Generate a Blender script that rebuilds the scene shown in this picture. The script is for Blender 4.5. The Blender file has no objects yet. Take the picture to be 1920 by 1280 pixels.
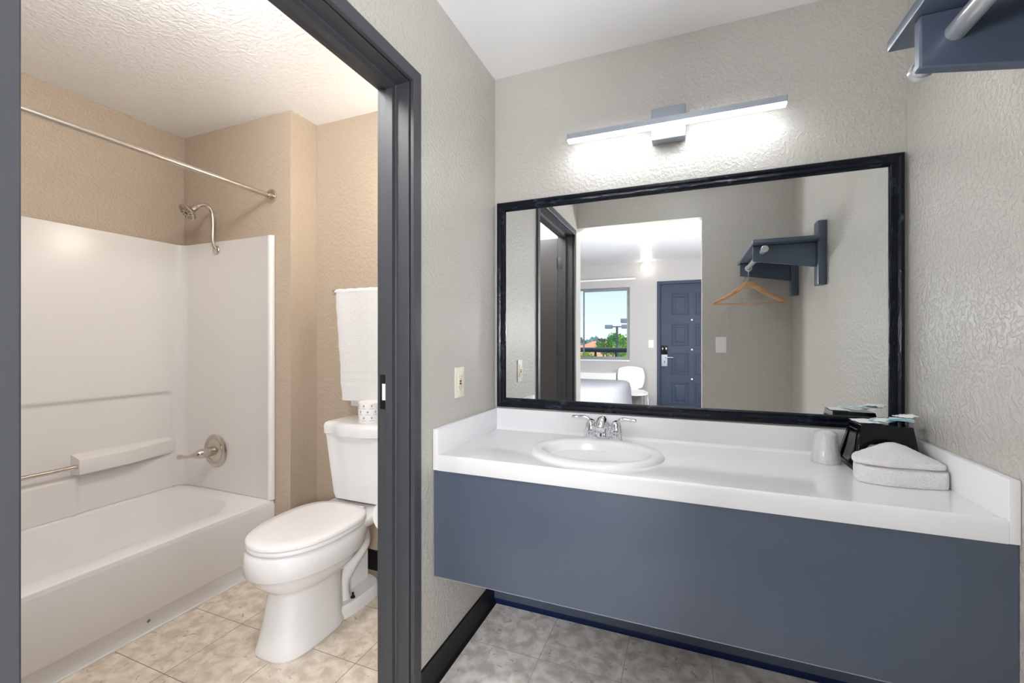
import bpy, bmesh, math, random
from mathutils import Vector, Matrix, noise
random.seed(7)
PI = math.pi
S = bpy.context.scene
C = S.collection

# ------------------------------------------------------------------ camera
cam_d = bpy.data.cameras.new('camera'); cam = bpy.data.objects.new('camera', cam_d); C.objects.link(cam)
cam_d.sensor_width = 36; cam_d.lens = 812.65 / 1920 * 36
cam_d.shift_y = -3 / 1920; cam_d.clip_start = 0.02; cam_d.clip_end = 500
cam.location = (.8278, -1.8565, 1.2212)
cam.rotation_euler = (PI / 2, 0, math.radians(21.761))
S.camera = cam
# ------------------------------------------------------------------ exposure
S.view_settings.view_transform = 'Standard'; S.view_settings.look = 'None'
S.view_settings.exposure = 0.12; S.view_settings.gamma = 1; S.view_settings.use_curve_mapping = False
# ------------------------------------------------------------------ sky
W = bpy.data.worlds.new('sky'); S.world = W; W.use_nodes = True
nt = W.node_tree; nt.nodes.clear()
wo = nt.nodes.new('ShaderNodeOutputWorld'); bg = nt.nodes.new('ShaderNodeBackground')
tc = nt.nodes.new('ShaderNodeTexCoord'); sp = nt.nodes.new('ShaderNodeSeparateXYZ')
rp = nt.nodes.new('ShaderNodeValToRGB')
rp.color_ramp.elements[0].position = 0.0; rp.color_ramp.elements[0].color = (.86, .94, 1.0, 1)
rp.color_ramp.elements[1].position = 0.22; rp.color_ramp.elements[1].color = (.40, .66, .94, 1)
nt.links.new(tc.outputs['Generated'], sp.inputs[0]); nt.links.new(sp.outputs['Z'], rp.inputs[0])
nt.links.new(rp.outputs[0], bg.inputs[0]); nt.links.new(bg.outputs[0], wo.inputs[0])
bg.inputs[1].default_value = 1.15
# ------------------------------------------------------------------ sun (behind the building, falls on what lies outside)
sd = bpy.data.lights.new('sun', 'SUN'); sd.energy = 4.2; sd.angle = math.radians(1); sd.color = (1, .96, .88)
so = bpy.data.objects.new('sun', sd); C.objects.link(so); so.location = (0, 3, 8)
so.rotation_euler = (math.radians(-38), math.radians(18), 0)
# strengths of the lamps and the added fill lights built further down
LED_POWER = 33.0
BATH_POWER = 40.0
BATH_FILL_POWER = 100.0
ALCOVE_FILL_POWER = 10.0
GLOBE_POWER = 6.0
BED_FILL_POWER = 10.0
STANDING_FILL_POWER = 84.0
BOUNCES = 10
S.cycles.max_bounces = BOUNCES; S.cycles.diffuse_bounces = 7; S.cycles.glossy_bounces = 6
S.cycles.transmission_bounces = 8; S.cycles.transparent_max_bounces = 8
S.cycles.sample_clamp_indirect = 6.0; S.cycles.caustics_reflective = True; S.cycles.caustics_refractive = False
S.cycles.blur_glossy = 0.6
S.cycles.use_denoising = True

# ------------------------------------------------------------------ materials
def principled(name, col, rough=.5, metal=0.0, **kw):
    m = bpy.data.materials.new(name); m.use_nodes = True
    b = m.node_tree.nodes['Principled BSDF']
    b.inputs['Base Color'].default_value = (*col, 1); b.inputs['Roughness'].default_value = rough
    b.inputs['Metallic'].default_value = metal
    for k, v in kw.items(): b.inputs[k.replace('_', ' ')].default_value = v
    return m
def add_bump(m, scale, strength, dist=.002, detail=3.0, kind='NOISE', stretch=(1, 1, 1), lo=None, hi=None):
    n = m.node_tree; b = n.nodes['Principled BSDF']
    t = n.nodes.new('ShaderNodeTexCoord'); mp = n.nodes.new('ShaderNodeMapping'); mp.inputs['Scale'].default_value = stretch
    x = n.nodes.new('ShaderNodeTexNoise' if kind == 'NOISE' else 'ShaderNodeTexVoronoi')
    x.inputs['Scale'].default_value = scale
    if kind == 'NOISE': x.inputs['Detail'].default_value = detail
    bp = n.nodes.new('ShaderNodeBump'); bp.inputs['Strength'].default_value = strength; bp.inputs['Distance'].default_value = dist
    n.links.new(t.outputs['Object'], mp.inputs[0]); n.links.new(mp.outputs[0], x.inputs['Vector'])
    src = x.outputs[0]
    if lo is not None:
        r = n.nodes.new('ShaderNodeMapRange'); r.inputs[1].default_value = lo; r.inputs[2].default_value = hi
        r.interpolation_type = 'SMOOTHSTEP'; n.links.new(src, r.inputs[0]); src = r.outputs[0]
    n.links.new(src, bp.inputs['Height']); n.links.new(bp.outputs[0], b.inputs['Normal'])
    return m
def noise_col(m, c1, c2, scale, detail=4, lo=.35, hi=.65, stretch=(1, 1, 1)):
    n = m.node_tree; b = n.nodes['Principled BSDF']
    t = n.nodes.new('ShaderNodeTexCoord'); mp = n.nodes.new('ShaderNodeMapping'); mp.inputs['Scale'].default_value = stretch
    x = n.nodes.new('ShaderNodeTexNoise'); x.inputs['Scale'].default_value = scale; x.inputs['Detail'].default_value = detail
    r = n.nodes.new('ShaderNodeValToRGB'); r.color_ramp.elements[0].position = lo; r.color_ramp.elements[1].position = hi
    r.color_ramp.elements[0].color = (*c1, 1); r.color_ramp.elements[1].color = (*c2, 1)
    n.links.new(t.outputs['Object'], mp.inputs[0]); n.links.new(mp.outputs[0], x.inputs['Vector'])
    n.links.new(x.outputs[0], r.inputs[0]); n.links.new(r.outputs[0], b.inputs['Base Color'])
    return m
def emitter(name, col, power):
    m = bpy.data.materials.new(name); m.use_nodes = True; n = m.node_tree; n.nodes.clear()
    o = n.nodes.new('ShaderNodeOutputMaterial'); e = n.nodes.new('ShaderNodeEmission')
    e.inputs[0].default_value = (*col, 1); e.inputs[1].default_value = power; n.links.new(e.outputs[0], o.inputs[0])
    return m

M = {}
M['wall'] = add_bump(principled('greige textured wall paint', (.475, .457, .422), .29), 70, .4, .003, 2.0, lo=.42, hi=.62)
M['bathwall'] = add_bump(principled('greige textured bathroom paint', (.42, .345, .265), .36), 62, .4, .003, 2.0, lo=.42, hi=.62)
M['ceiling'] = add_bump(principled('white flat ceiling paint', (.90, .90, .91), .7), 40, .12, .002, 2)
M['bathceiling'] = add_bump(principled('white textured ceiling paint', (.90, .90, .90), .55), 50, .42, .003, 2.0, lo=.42, hi=.6)
M['bedwall'] = add_bump(principled('grey bedroom paint', (.38, .365, .36), .5), 75, .3, .002, 2)
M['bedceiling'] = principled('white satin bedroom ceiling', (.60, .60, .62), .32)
M['slate'] = principled('slate door frame enamel', (.052, .056, .062), .5, Specular_IOR_Level=.3)
M['slatedoor'] = principled('slate entry door enamel', (.010, .023, .054), .6)
M['valance'] = noise_col(principled('slate blue satin laminate', (.1, .12, .15), .42), (.066, .085, .120), (.075, .095, .133), 3)
M['skirt'] = principled('slate painted base', (.075, .095, .13), .35)
M['blackvinyl'] = principled('black vinyl cove base', (.006, .006, .008), .35, Specular_IOR_Level=.2)
M['counter'] = principled('white cultured marble', (.77, .775, .79), .12, Coat_Weight=.4, Coat_Roughness=.05)
M['tub'] = principled('white enamel tub', (.86, .85, .85), .28)
M['surround'] = principled('white gelcoat surround', (.80, .78, .76), .2)
M['ceramic'] = principled('white vitreous china', (.80, .80, .805), .08, Coat_Weight=.5, Coat_Roughness=.03)
M['seatplastic'] = principled('white seat plastic', (.85, .84, .835), .25)
M['chrome'] = principled('polished chrome', (.85, .86, .88), .07, 1.0)
M['nickel'] = principled('brushed nickel', (.60, .55, .49), .26, 1.0)
M['darkmetal'] = principled('dark bolt', (.03, .03, .03), .4, .8)
M['steel'] = principled('silver painted steel', (.33, .36, .41), .42, .25)
M['rodsteel'] = principled('satin silver rod', (.62, .64, .67), .28, .7)
M['shelf'] = principled('slate painted wood', (.070, .092, .135), .34)
M['mirror'] = principled('mirror silvering', (.93, .95, .94), .0, 1.0)
M['white'] = principled('white plastic', (.80, .80, .80), .35)
M['almond'] = principled('almond plastic', (.74, .71, .60), .35)
M['slot'] = principled('dark slots', (.02, .015, .01), .5)
M['red'] = principled('reset button red', (.25, .04, .03), .5)
M['terry'] = add_bump(principled('white terry cloth', (.80, .79, .785), .95, Sheen_Weight=.4), 260, 1.0, .006, 3)
M['paper'] = principled('white paper wrap', (.80, .78, .76), .7)
M['blueprint'] = principled('blue print', (.12, .22, .38), .7)
M['blackplastic'] = principled('black gloss plastic', (.003, .003, .005), .10, Specular_IOR_Level=.32)
M['teal'] = principled('teal printed film', (.10, .42, .55), .3)
M['film'] = principled('white sachet film', (.82, .86, .88), .3)
M['clear'] = principled('clear cup plastic', (.97, .98, .99), .2, Transmission_Weight=.45, IOR=1.25, Coat_Weight=.4)
M['wood'] = noise_col(principled('varnished beech', (.6, .35, .17), .32), (.50, .26, .115), (.66, .39, .20), 8, stretch=(.4, 4, 4))
M['bolts'] = principled('white door stud', (.9, .9, .92), .4)
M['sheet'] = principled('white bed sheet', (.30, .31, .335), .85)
M['pane'] = principled('window glass', (1, 1, 1), .0, Transmission_Weight=1.0, IOR=1.01)
M['winframe'] = principled('grey window frame', (.16, .18, .19), .45, .3)
M['carpet'] = add_bump(principled('grey brown bedroom floor', (.22, .21, .20), .6), 60, .3)
M['hole'] = principled('unlit recess', (.02, .02, .02), .8)

# distressed mirror frame
m = principled('distressed black frame', (.015, .018, .026), .22, Specular_IOR_Level=.22)
n = m.node_tree; b = n.nodes['Principled BSDF']; t = n.nodes.new('ShaderNodeTexCoord')
mp = n.nodes.new('ShaderNodeMapping'); mp.inputs['Scale'].default_value = (5, 40, 5)
x = n.nodes.new('ShaderNodeTexNoise'); x.inputs['Scale'].default_value = 4; x.inputs['Detail'].default_value = 6; x.inputs['Distortion'].default_value = .6
r = n.nodes.new('ShaderNodeValToRGB'); r.color_ramp.elements[0].position = .57; r.color_ramp.elements[1].position = .88
r.color_ramp.elements[0].color = (.003, .005, .010, 1); r.color_ramp.elements[1].color = (.05, .07, .11, 1)
n.links.new(t.outputs['Object'], mp.inputs[0]); n.links.new(mp.outputs[0], x.inputs['Vector']); n.links.new(x.outputs[0], r.inputs[0]); n.links.new(r.outputs[0], b.inputs['Base Color'])
bp = n.nodes.new('ShaderNodeBump'); bp.inputs['Strength'].default_value = .5; bp.inputs['Distance'].default_value = .004
n.links.new(x.outputs[0], bp.inputs['Height']); n.links.new(bp.outputs[0], b.inputs['Normal'])
M['frame'] = m

# vinyl stone tile
def tile_mat(name, base, dark, lite, ox, oy, joint):
    m = principled(name, base, .38); n = m.node_tree; b = n.nodes['Principled BSDF']
    t = n.nodes.new('ShaderNodeTexCoord')
    def noise_(sc, det, dist=0):
        x = n.nodes.new('ShaderNodeTexNoise'); x.inputs['Scale'].default_value = sc; x.inputs['Detail'].default_value = det
        x.inputs['Distortion'].default_value = dist; n.links.new(t.outputs['Object'], x.inputs['Vector']); return x.outputs[0]
    def ramp(src, a, bb, p0, p1):
        r = n.nodes.new('ShaderNodeValToRGB'); r.color_ramp.elements[0].position = p0; r.color_ramp.elements[1].position = p1
        r.color_ramp.elements[0].color = (*a, 1); r.color_ramp.elements[1].color = (*bb, 1); n.links.new(src, r.inputs[0]); return r.outputs[0]
    def mix(f, a, bb):
        x = n.nodes.new('ShaderNodeMix'); x.data_type = 'RGBA'
        if isinstance(f, float): x.inputs[0].default_value = f
        else: n.links.new(f, x.inputs[0])
        n.links.new(a, x.inputs[6])
        if isinstance(bb, tuple): x.inputs[7].default_value = (*bb, 1)
        else: n.links.new(bb, x.inputs[7])
        return x.outputs[2]
    c = ramp(noise_(19, 12, .35), dark, lite, .38, .62)
    streak = ramp(noise_(34, 6, .9), (0, 0, 0), (1, 1, 1), .62, .70)
    c = mix(streak, c, tuple(v * .72 for v in dark))
    mp = n.nodes.new('ShaderNodeMapping'); mp.inputs['Location'].default_value = (-ox, -oy, 0)
    n.links.new(t.outputs['Object'], mp.inputs[0])
    br = n.nodes.new('ShaderNodeTexBrick'); br.offset = 0; br.squash = 1
    br.inputs['Scale'].default_value = 1; br.inputs['Brick Width'].default_value = .3075; br.inputs['Row Height'].default_value = .3
    br.inputs['Mortar Size'].default_value = .0016; br.inputs['Mortar Smooth'].default_value = .3
    br.inputs['Color1'].default_value = (0, 0, 0, 1); br.inputs['Color2'].default_value = (.25, .25, .25, 1); br.inputs['Mortar'].default_value = (1, 1, 1, 1)
    n.links.new(mp.outputs[0], br.inputs['Vector'])
    hs = n.nodes.new('ShaderNodeHueSaturation'); n.links.new(c, hs.inputs['Color'])
    mr = n.nodes.new('ShaderNodeMapRange'); mr.inputs[1].default_value = 0; mr.inputs[2].default_value = .25; mr.inputs[3].default_value = .93; mr.inputs[4].default_value = 1.06
    n.links.new(br.outputs['Color'], mr.inputs[0]); n.links.new(mr.outputs[0], hs.inputs['Value'])
    c = mix(br.outputs['Fac'], hs.outputs[0], joint)
    n.links.new(c, b.inputs['Base Color'])
    return m
M['tile'] = tile_mat('grey stone vinyl tile', (.3, .28, .26), (.60, .555, .515), (.90, .87, .83), .0 + .3075, -.2775, (.46, .44, .41))
M['bathtile'] = tile_mat('grey stone vinyl tile in the bathroom', (.3, .28, .26), (.60, .51, .41), (.82, .74, .63), -.943, -.556, (.20, .17, .14))

# ------------------------------------------------------------------ object helpers
ORG = {}
def _mesh(name, bm, mat, smooth=False, org=Vector((0, 0, 0))):
    bmesh.ops.recalc_face_normals(bm, faces=bm.faces)
    for v in bm.verts: v.co -= org
    me = bpy.data.meshes.new(name); bm.to_mesh(me); bm.free()
    for mm in (mat if isinstance(mat, (list, tuple)) else [mat]): me.materials.append(M[mm] if isinstance(mm, str) else mm)
    if smooth:
        for p in me.polygons: p.use_smooth = True
        if smooth != 'all':
            try: me.set_sharp_from_angle(angle=math.radians(smooth if smooth is not True else 40))
            except Exception: pass
    return me
def thing(name, label, cat, loc=(0, 0, 0), group=None, kind=None):
    o = bpy.data.objects.new(name, None); C.objects.link(o); o.location = loc; o.empty_display_size = .05
    ORG[o.name] = Vector(loc)
    if label: o['label'] = label
    if cat: o['category'] = cat
    if group: o['group'] = group
    if kind: o['kind'] = kind
    return o
def part(name, bm, mat, parent, smooth=True, label=None, kind=None):
    org = ORG[parent.name]
    o = bpy.data.objects.new(name, _mesh(name, bm, mat, smooth, org)); C.objects.link(o); o.parent = parent
    ORG[o.name] = org
    if label: o['label'] = label
    if kind: o['kind'] = kind
    return o
def single(name, bm, mat, label, cat, smooth=True, group=None, kind=None, org=None):
    if org is None:
        xs = [v.co for v in bm.verts]
        org = Vector((sum(c.x for c in xs) / len(xs), sum(c.y for c in xs) / len(xs), min(c.z for c in xs)))
    o = bpy.data.objects.new(name, _mesh(name, bm, mat, smooth, org)); C.objects.link(o); o.location = org
    ORG[o.name] = org
    if label: o['label'] = label
    if cat: o['category'] = cat
    if group: o['group'] = group
    if kind: o['kind'] = kind
    return o
def struct(name, bm, mat, smooth=False, label=None, cat=None):
    return single(name, bm, mat, label, cat, smooth, kind='structure', org=Vector((0, 0, 0)))
def B(): return bmesh.new()
def box(bm, x0, x1, y0, y1, z0, z1, bev=0, seg=2, mi=0):
    vs = [bm.verts.new(p) for p in [(x0, y0, z0), (x1, y0, z0), (x1, y1, z0), (x0, y1, z0), (x0, y0, z1), (x1, y0, z1), (x1, y1, z1), (x0, y1, z1)]]
    fs = [bm.faces.new([vs[i] for i in f]) for f in [(0, 3, 2, 1), (4, 5, 6, 7), (0, 1, 5, 4), (1, 2, 6, 5), (2, 3, 7, 6), (3, 0, 4, 7)]]
    for f in fs: f.material_index = mi
    if bev:
        es = list({e for f in fs for e in f.edges})
        bmesh.ops.bevel(bm, geom=es, offset=bev, segments=seg, affect='EDGES', profile=.5)
    return bm
def ngon(bm, pts, mi=0):
    f = bm.faces.new([bm.verts.new(p) for p in pts]); f.material_index = mi; return f
def rings(bm, rs, cap0=True, cap1=True, closed=True, mi=0, loop=False):
    """skin a list of rings (each a list of points)"""
    V = [[bm.verts.new(p) for p in r] for r in rs]; k = len(V[0])
    n = len(V) if loop else len(V) - 1
    for i in range(n):
        a, c = V[i], V[(i + 1) % len(V)]
        for j in range(k if closed else k - 1):
            f = bm.faces.new([a[j], a[(j + 1) % k], c[(j + 1) % k], c[j]]); f.material_index = mi
    if closed and not loop:
        if cap0: bm.faces.new(V[0][::-1]).material_index = mi
        if cap1: bm.faces.new(V[-1]).material_index = mi
    return V
def frame_of(d):
    d = d.normalized(); u = d.cross(Vector((0, 0, 1)))
    if u.length < .05: u = d.cross(Vector((1, 0, 0)))
    u.normalize(); return u, d.cross(u).normalized()
def tube(bm, pts, r, k=16, mi=0, caps=True, flat=1.0):
    pts = [Vector(p) for p in pts]; rr = r if isinstance(r, (list, tuple)) else [r] * len(pts)
    rs = []; u = None
    for i, p in enumerate(pts):
        d = (pts[min(i + 1, len(pts) - 1)] - pts[max(i - 1, 0)]).normalized()
        if u is None: u, v = frame_of(d)
        else:
            u = (u - d * u.dot(d)).normalized(); v = d.cross(u).normalized()
        rs.append([p + u * math.cos(2 * PI * j / k) * rr[i] + v * math.sin(2 * PI * j / k) * rr[i] * flat for j in range(k)])
    rings(bm, rs, caps, caps, mi=mi); return bm
def lathe(bm, prof, c, axis='z', k=32, mi=0, cap=True):
    """profile [(radius, height)] around an axis through c"""
    c = Vector(c); rs = []
    ax = axis if isinstance(axis, Vector) else {'x': Vector((1, 0, 0)), 'y': Vector((0, 1, 0)), 'z': Vector((0, 0, 1))}[axis]
    u, v = frame_of(ax)
    for r, h in prof:
        rs.append([c + ax * h + (u * math.cos(2 * PI * j / k) + v * math.sin(2 * PI * j / k)) * max(r, 1e-4) for j in range(k)])
    rings(bm, rs, cap, cap, mi=mi); return bm
def spline(P, n=8):
    P = [Vector(p) for p in P]; out = []
    for i in range(len(P) - 1):
        a, b_, c, d = P[max(i - 1, 0)], P[i], P[i + 1], P[min(i + 2, len(P) - 1)]
        for j in range(n):
            t = j / n
            out.append(.5 * ((2 * b_) + (c - a) * t + (2 * a - 5 * b_ + 4 * c - d) * t * t + (3 * b_ - a - 3 * c + d) * t ** 3))
    out.append(P[-1]); return out
def sm(a, b_, x):
    t = max(0, min(1, (x - a) / (b_ - a))); return t * t * (3 - 2 * t)
def prism(bm, pts, a, lo, hi, mi=0):
    """extrude 2d outline along axis a"""
    def P3(p, h): return {'x': (h, p[0], p[1]), 'y': (p[0], h, p[1]), 'z': (p[0], p[1], h)}[a]
    rings(bm, [[P3(p, lo) for p in pts], [P3(p, hi) for p in pts]], mi=mi); return bm
def bevel_mod(o, w=.002, seg=2):
    m_ = o.modifiers.new('bevel', 'BEVEL'); m_.width = w; m_.segments = seg; m_.limit_method = 'ANGLE'; return o
def subsurf(o, l=2):
    m_ = o.modifiers.new('sub', 'SUBSURF'); m_.levels = l; m_.render_levels = l; return o

# ================================================================== SETTING
H = 2.44; WX = 1.5248; YO = -1.692; TH = .12
DY0, DY1 = -1.607, -.628            # outer edges of the bathroom door casing
# left wall, with the bathroom doorway
bm = B()
for (a, c, z0, z1) in ((DY1 - .012, TH, 0, H), (YO - TH, DY0 + .012, 0, H), (DY0 + .012, DY1 - .012, 2.092, H)): box(bm, -TH, 0, a, c, z0, z1)
struct('wall_left', bm, 'wall')
struct('wall_back', box(B(), 0.0005, WX + TH, 0, TH, 0, H), 'wall')
struct('wall_right', box(B(), WX, WX + TH, YO - .0, -.0005, 0, H), 'wall')
OX = .945; OZ = 2.14
bm = B(); box(bm, OX, WX + TH, YO - TH, YO - .0005, 0, H); box(bm, .0005, OX, YO - TH, YO - .0005, OZ, H)
struct('wall_front', bm, 'wall')
struct('ceiling', box(B(), 0, WX, YO, 0, H, H + .1), 'ceiling')
struct('floor', box(B(), 0.0, WX + .08, YO - .12, 0.02, -.1, 0), 'tile')
# bathroom shell
struct('wall_bathroom_back', box(B(), -2.1, -TH - .0005, .022, .12, 0, H), 'bathwall')
bm = B(); box(bm, -2.1, -1.118, -.155, .021, 0, H); struct('wall_bathroom_chase', bm, 'bathwall')
struct('wall_bathroom_left', box(B(), -2.1, -1.985, -1.68, -.1555, 0, H), 'bathwall')
struct('wall_bathroom_front', box(B(), -2.1, -TH - .0005, -1.8, -1.6805, 0, H), 'bathwall')
struct('ceiling_bathroom', box(B(), -2.1, -TH, -1.7, .06, H + .0002, H + .1), 'bathceiling')
struct('floor_bathroom', box(B(), -2.1, -.0005, -1.72, .05, -.1, 0), 'bathtile')
# the door opening's threshold side faces and bathroom face of the wall share the wall mesh; a skin of bathroom paint
# baseboards
def cove(bm, pts, h=.1, t=.006, toe=.016):
    """vinyl cove base along a polyline with inward normal given per segment"""
    for (a, c, nrm) in pts:
        a = Vector(a); c = Vector(c); nn = Vector(nrm)
        prof = [(0, 0), (toe, 0), (toe, .004), (t + .004, .012), (t, .022), (t, h - .003), (t - .002, h), (0, h)]
        rings(bm, [[(a + nn * p[0] + Vector((0, 0, p[1]))) for p in prof], [(c + nn * p[0] + Vector((0, 0, p[1]))) for p in prof]])
struct('baseboard_left', (lambda b_: (cove(b_, [((0, DY1 + .001, 0), (0, -.018, 0), (1, 0, 0))], h=.105), b_)[1])(B()), 'blackvinyl', 30)
bm = B(); cove(bm, [((0.001, 0, 0), (WX, 0, 0), (0, -1, 0))], h=.017, t=.012)
struct('baseboard_back', bm, principled('navy vinyl cove base', (.004, .014, .060), .4, Specular_IOR_Level=.2), 30)
bm = B(); box(bm, .0, .235, -.010, -.0, .017, .14); box(bm, .236, WX, -.0101, -.0, .017, .14)
struct('trim_1', bm, 'skirt')
bm = B(); cove(bm, [((-1.11, .0215, 0), (-TH, .0215, 0), (0, -1, 0))], h=.1); struct('baseboard_bathroom', bm, 'blackvinyl', 30)
bm = B(); cove(bm, [((OX + .02, YO, 0), (WX - .001, YO, 0), (0, 1, 0))], h=.1); struct('baseboard_front', bm, 'blackvinyl', 30)
bm = B(); cove(bm, [((WX, -.56, 0), (WX, YO + .018, 0), (-1, 0, 0))], h=.1); struct('baseboard_right', bm, 'blackvinyl', 30)

# ------------------------------------------------------------------ bathroom door frame and leaf
door = thing('door_1', 'slate grey metal door frame with its leaf swung into the bathroom', 'door', (0, (DY0 + DY1) / 2, 0), kind='structure')
ZH = 2.104
def sweep_frame(bm, prof):
    def pt(x, d, corner):
        y0, y1 = DY0 + d, DY1 - d; z = ZH - d
        return {0: (x, y0, 0), 1: (x, y0, z), 2: (x, y1, z), 3: (x, y1, 0)}[corner]
    rings(bm, [[pt(x, d, c) for x, d in prof] for c in range(4)])
bm = B()
sweep_frame(bm, [(0, 0), (.011, 0), (.013, .002), (.013, .040), (.011, .0425), (.0, .0425), (0, .026), (-.003, .026)])
part('casing', bm, 'slate', door, 20)
bm = B()
sweep_frame(bm, [(-.0078, .012), (-.0078, .0415), (-.0095, .0425), (-.056, .0425), (-.059, .045), (-.060, .060), (-.086, .060), (-.088, .058), (-.088, .0425), (-.124, .0425), (-.124, .012)])
part('jamb', bm, 'slate', door, 20)
bm = B()
sweep_frame(bm, [(-.1245, .0), (-.1245, .0425), (-.132, .0425), (-.132, .0)])
part('inner_casing', bm, 'slate', door, 20)
bm = B()                                              # strike plate on the far jamb
ys = DY1 - .0425
box(bm, -.121, -.0885, ys - .002, ys, .99, 1.105, .0005)
box(bm, -.112, -.094, ys - .0025, ys - .0019, 1.02, 1.075, mi=1)
part('strike_plate', bm, ['darkmetal', 'white'], door)
bm = B(); box(bm, -.99, -.135, -1.612, -1.570, .012, 2.045)
leaf = part('door_leaf', bm, principled('slate door leaf', (.052, .052, .056), .38), door, False)
for z in (.3, 1.1, 1.80):
    bm = B(); box(bm, -.132, -.088, -1.5645, -1.562, z, z + .09, .0004); tube(bm, [(-.136, -1.562, z), (-.136, -1.562, z + .09)], .006, 10)
    part('hinge', bm, 'slate', door)
bm = B(); lathe(bm, [(.028, 0), (.028, .006), (.012, .012), (.012, .035), (.026, .045), (.030, .06), (.022, .074), (0.001, .078)], (-.93, -1.5695, .96), 'y', 24)
part('door_handle', bm, 'nickel', leaf)

# ================================================================== BATHROOM
# ---- bathtub
tub = thing('bathtub', 'white alcove bathtub with a plain apron below the surround', 'bathtub', (-1.6, -.92, 0))
TX0, TX1, TY0, TY1, TZ = -1.982, -1.232, -1.676, -.158, .360
def rrect(x0, x1, y0, y1, r, z, n=10):
    out = []
    for cx_, cy_, a0 in ((x1 - r, y1 - r, 0), (x0 + r, y1 - r, PI / 2), (x0 + r, y0 + r, PI), (x1 - r, y0 + r, 3 * PI / 2)):
        for i in range(n + 1):
            a = a0 + PI / 2 * i / n; out.append((cx_ + r * math.cos(a), cy_ + r * math.sin(a), z))
    return out
bm = B()
R = [rrect(TX0, TX1 - .045, TY0, TY1, .004, .02), rrect(TX0, TX1 - .045, TY0, TY1, .004, TZ - .05),
     rrect(TX0, TX1, TY0, TY1, .006, TZ - .05), rrect(TX0, TX1, TY0, TY1, .008, TZ - .006), rrect(TX0 + .001, TX1 - .0015, TY0 + .001, TY1 - .001, .008, TZ - .002),
     rrect(TX0 + .006, TX1 - .007, TY0 + .006, TY1 - .006, .01, TZ), rrect(TX0 + .012, TX1 - .014, TY0 + .012, TY1 - .012, .01, TZ + .0002)]
ix0, ix1, iy0, iy1 = -1.925, -1.352, -1.57, -.262
R += [rrect(ix0 - .012, ix1 + .012, iy0 - .012, iy1 + .012, .19, TZ - .0), rrect(ix0 - .004, ix1 + .004, iy0 - .004, iy1 + .004, .185, TZ - .004),
      rrect(ix0, ix1, iy0, iy1, .18, TZ - .014), rrect(ix0 + .02, ix1 - .02, iy0 + .03, iy1 - .03, .17, TZ - .12),
      rrect(ix0 + .05, ix1 - .05, iy0 + .09, iy1 - .06, .15, TZ - .25), rrect(ix0 + .09, ix1 - .09, iy0 + .15, iy1 - .10, .12, TZ - .29)]
rings(bm, R, cap0=True, cap1=True)
part('basin', bm, 'tub', tub, 33)
bm = B()                                              # apron with a set-back toe
prof = [(TX1 - .035, TZ - .02), (TX1 + .0005, TZ - .02), (TX1 + .0005, .094), (TX1 - .001, .091), (TX1 - .026, .074), (TX1 - .026, .002), (TX1 - .044, .002)]
prism(bm, [(p[0], p[1]) for p in prof], 'y', TY0, TY1 + .0)
part('apron', bm, 'tub', tub, 30)
bm = B(); box(bm, TX1 - .027, TX1 - .014, TY0, TY1, 0.0, .005, .001)
part('caulk_bead', bm, 'white', tub)
bm = B(); lathe(bm, [(.001, 0), (.007, 0), (.006, .0015), (.001, .002)], (TX1 - .0258, -.735, .045), 'x', 14)
part('drip_mark', bm, principled('worn chip', (.25, .24, .23), .6), tub)

# ---- surround
sur = thing('tub_surround', 'glossy white moulded wall surround above the bathtub', 'shower surround', (-1.9, -.92, .36))
SX, SY1, SY0, SZ = -1.965, -.175, -1.66, 1.783
def surf_off(y, z):
    """depth of the moulded back panel, + towards the room"""
    def rb(y0_, y1_, z0_, z1_, rad):
        qx = abs(y - (y0_ + y1_) / 2) - (y1_ - y0_) / 2 + rad; qz = abs(z - (z0_ + z1_) / 2) - (z1_ - z0_) / 2 + rad
        return math.hypot(max(qx, 0), max(qz, 0)) + min(max(qx, qz), 0) - rad
    return -.018 * sm(.011, -.011, rb(-1.60, -.237, .548, .915, .028)) + .010 * sm(.548, .536, z) * sm(-.655, -.675, y)
bm = B(); ny, nz = 210, 190; V = []
for i in range(ny + 1):
    y = SY1 - .05 + (SY0 + .05 - SY1 + .05) * i / ny; row = []
    for j in range(nz + 1):
        z = TZ + .0015 + (SZ - TZ - .0015) * j / nz; row.append(bm.verts.new((SX + surf_off(y, z), y, z)))
    V.append(row)
for i in range(ny):
    for j in range(nz): bm.faces.new([V[i][j], V[i + 1][j], V[i + 1][j + 1], V[i][j + 1]])
# the rounded corner and the end panels
def endpanel(yc, s):
    path = [(SX, yc - s * .05)]
    for i in range(1, 9):
        a = PI / 2 * i / 8; path.append((SX + .05 - .05 * math.cos(a), yc - s * .05 + s * .05 * math.sin(a)))
    path += [(-1.262, yc), (-1.255, yc - s * .006), (-1.236, yc - s * .006), (-1.230, yc), (-1.230, yc + s * .0175)]
    top = [bm.verts.new((p[0], p[1], SZ)) for p in path]; bot = []
    for p in path: bot.append(bm.verts.new((p[0], p[1], TZ + .0015)))
    for i in range(len(path) - 1): bm.faces.new([bot[i], bot[i + 1], top[i + 1], top[i]])
    # top edge thickness
    off = [bm.verts.new((max(-1.984, p[0] - .02) if i < 6 else p[0], yc + s * .0175 if i > 3 else p[1], SZ + .002)) for i, p in enumerate(path)]
    for i in range(len(path) - 1): bm.faces.new([top[i], top[i + 1], off[i + 1], off[i]])
endpanel(SY1, 1); endpanel(SY0, -1)
ngon(bm, [(SX, SY1 - .05, SZ), (SX, SY0 + .05, SZ), (-1.984, SY0 + .05, SZ + .002), (-1.984, SY1 - .05, SZ + .002)])
bmesh.ops.remove_doubles(bm, verts=bm.verts, dist=.0004)
part('wall_panel', bm, 'surround', sur, 50)
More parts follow.
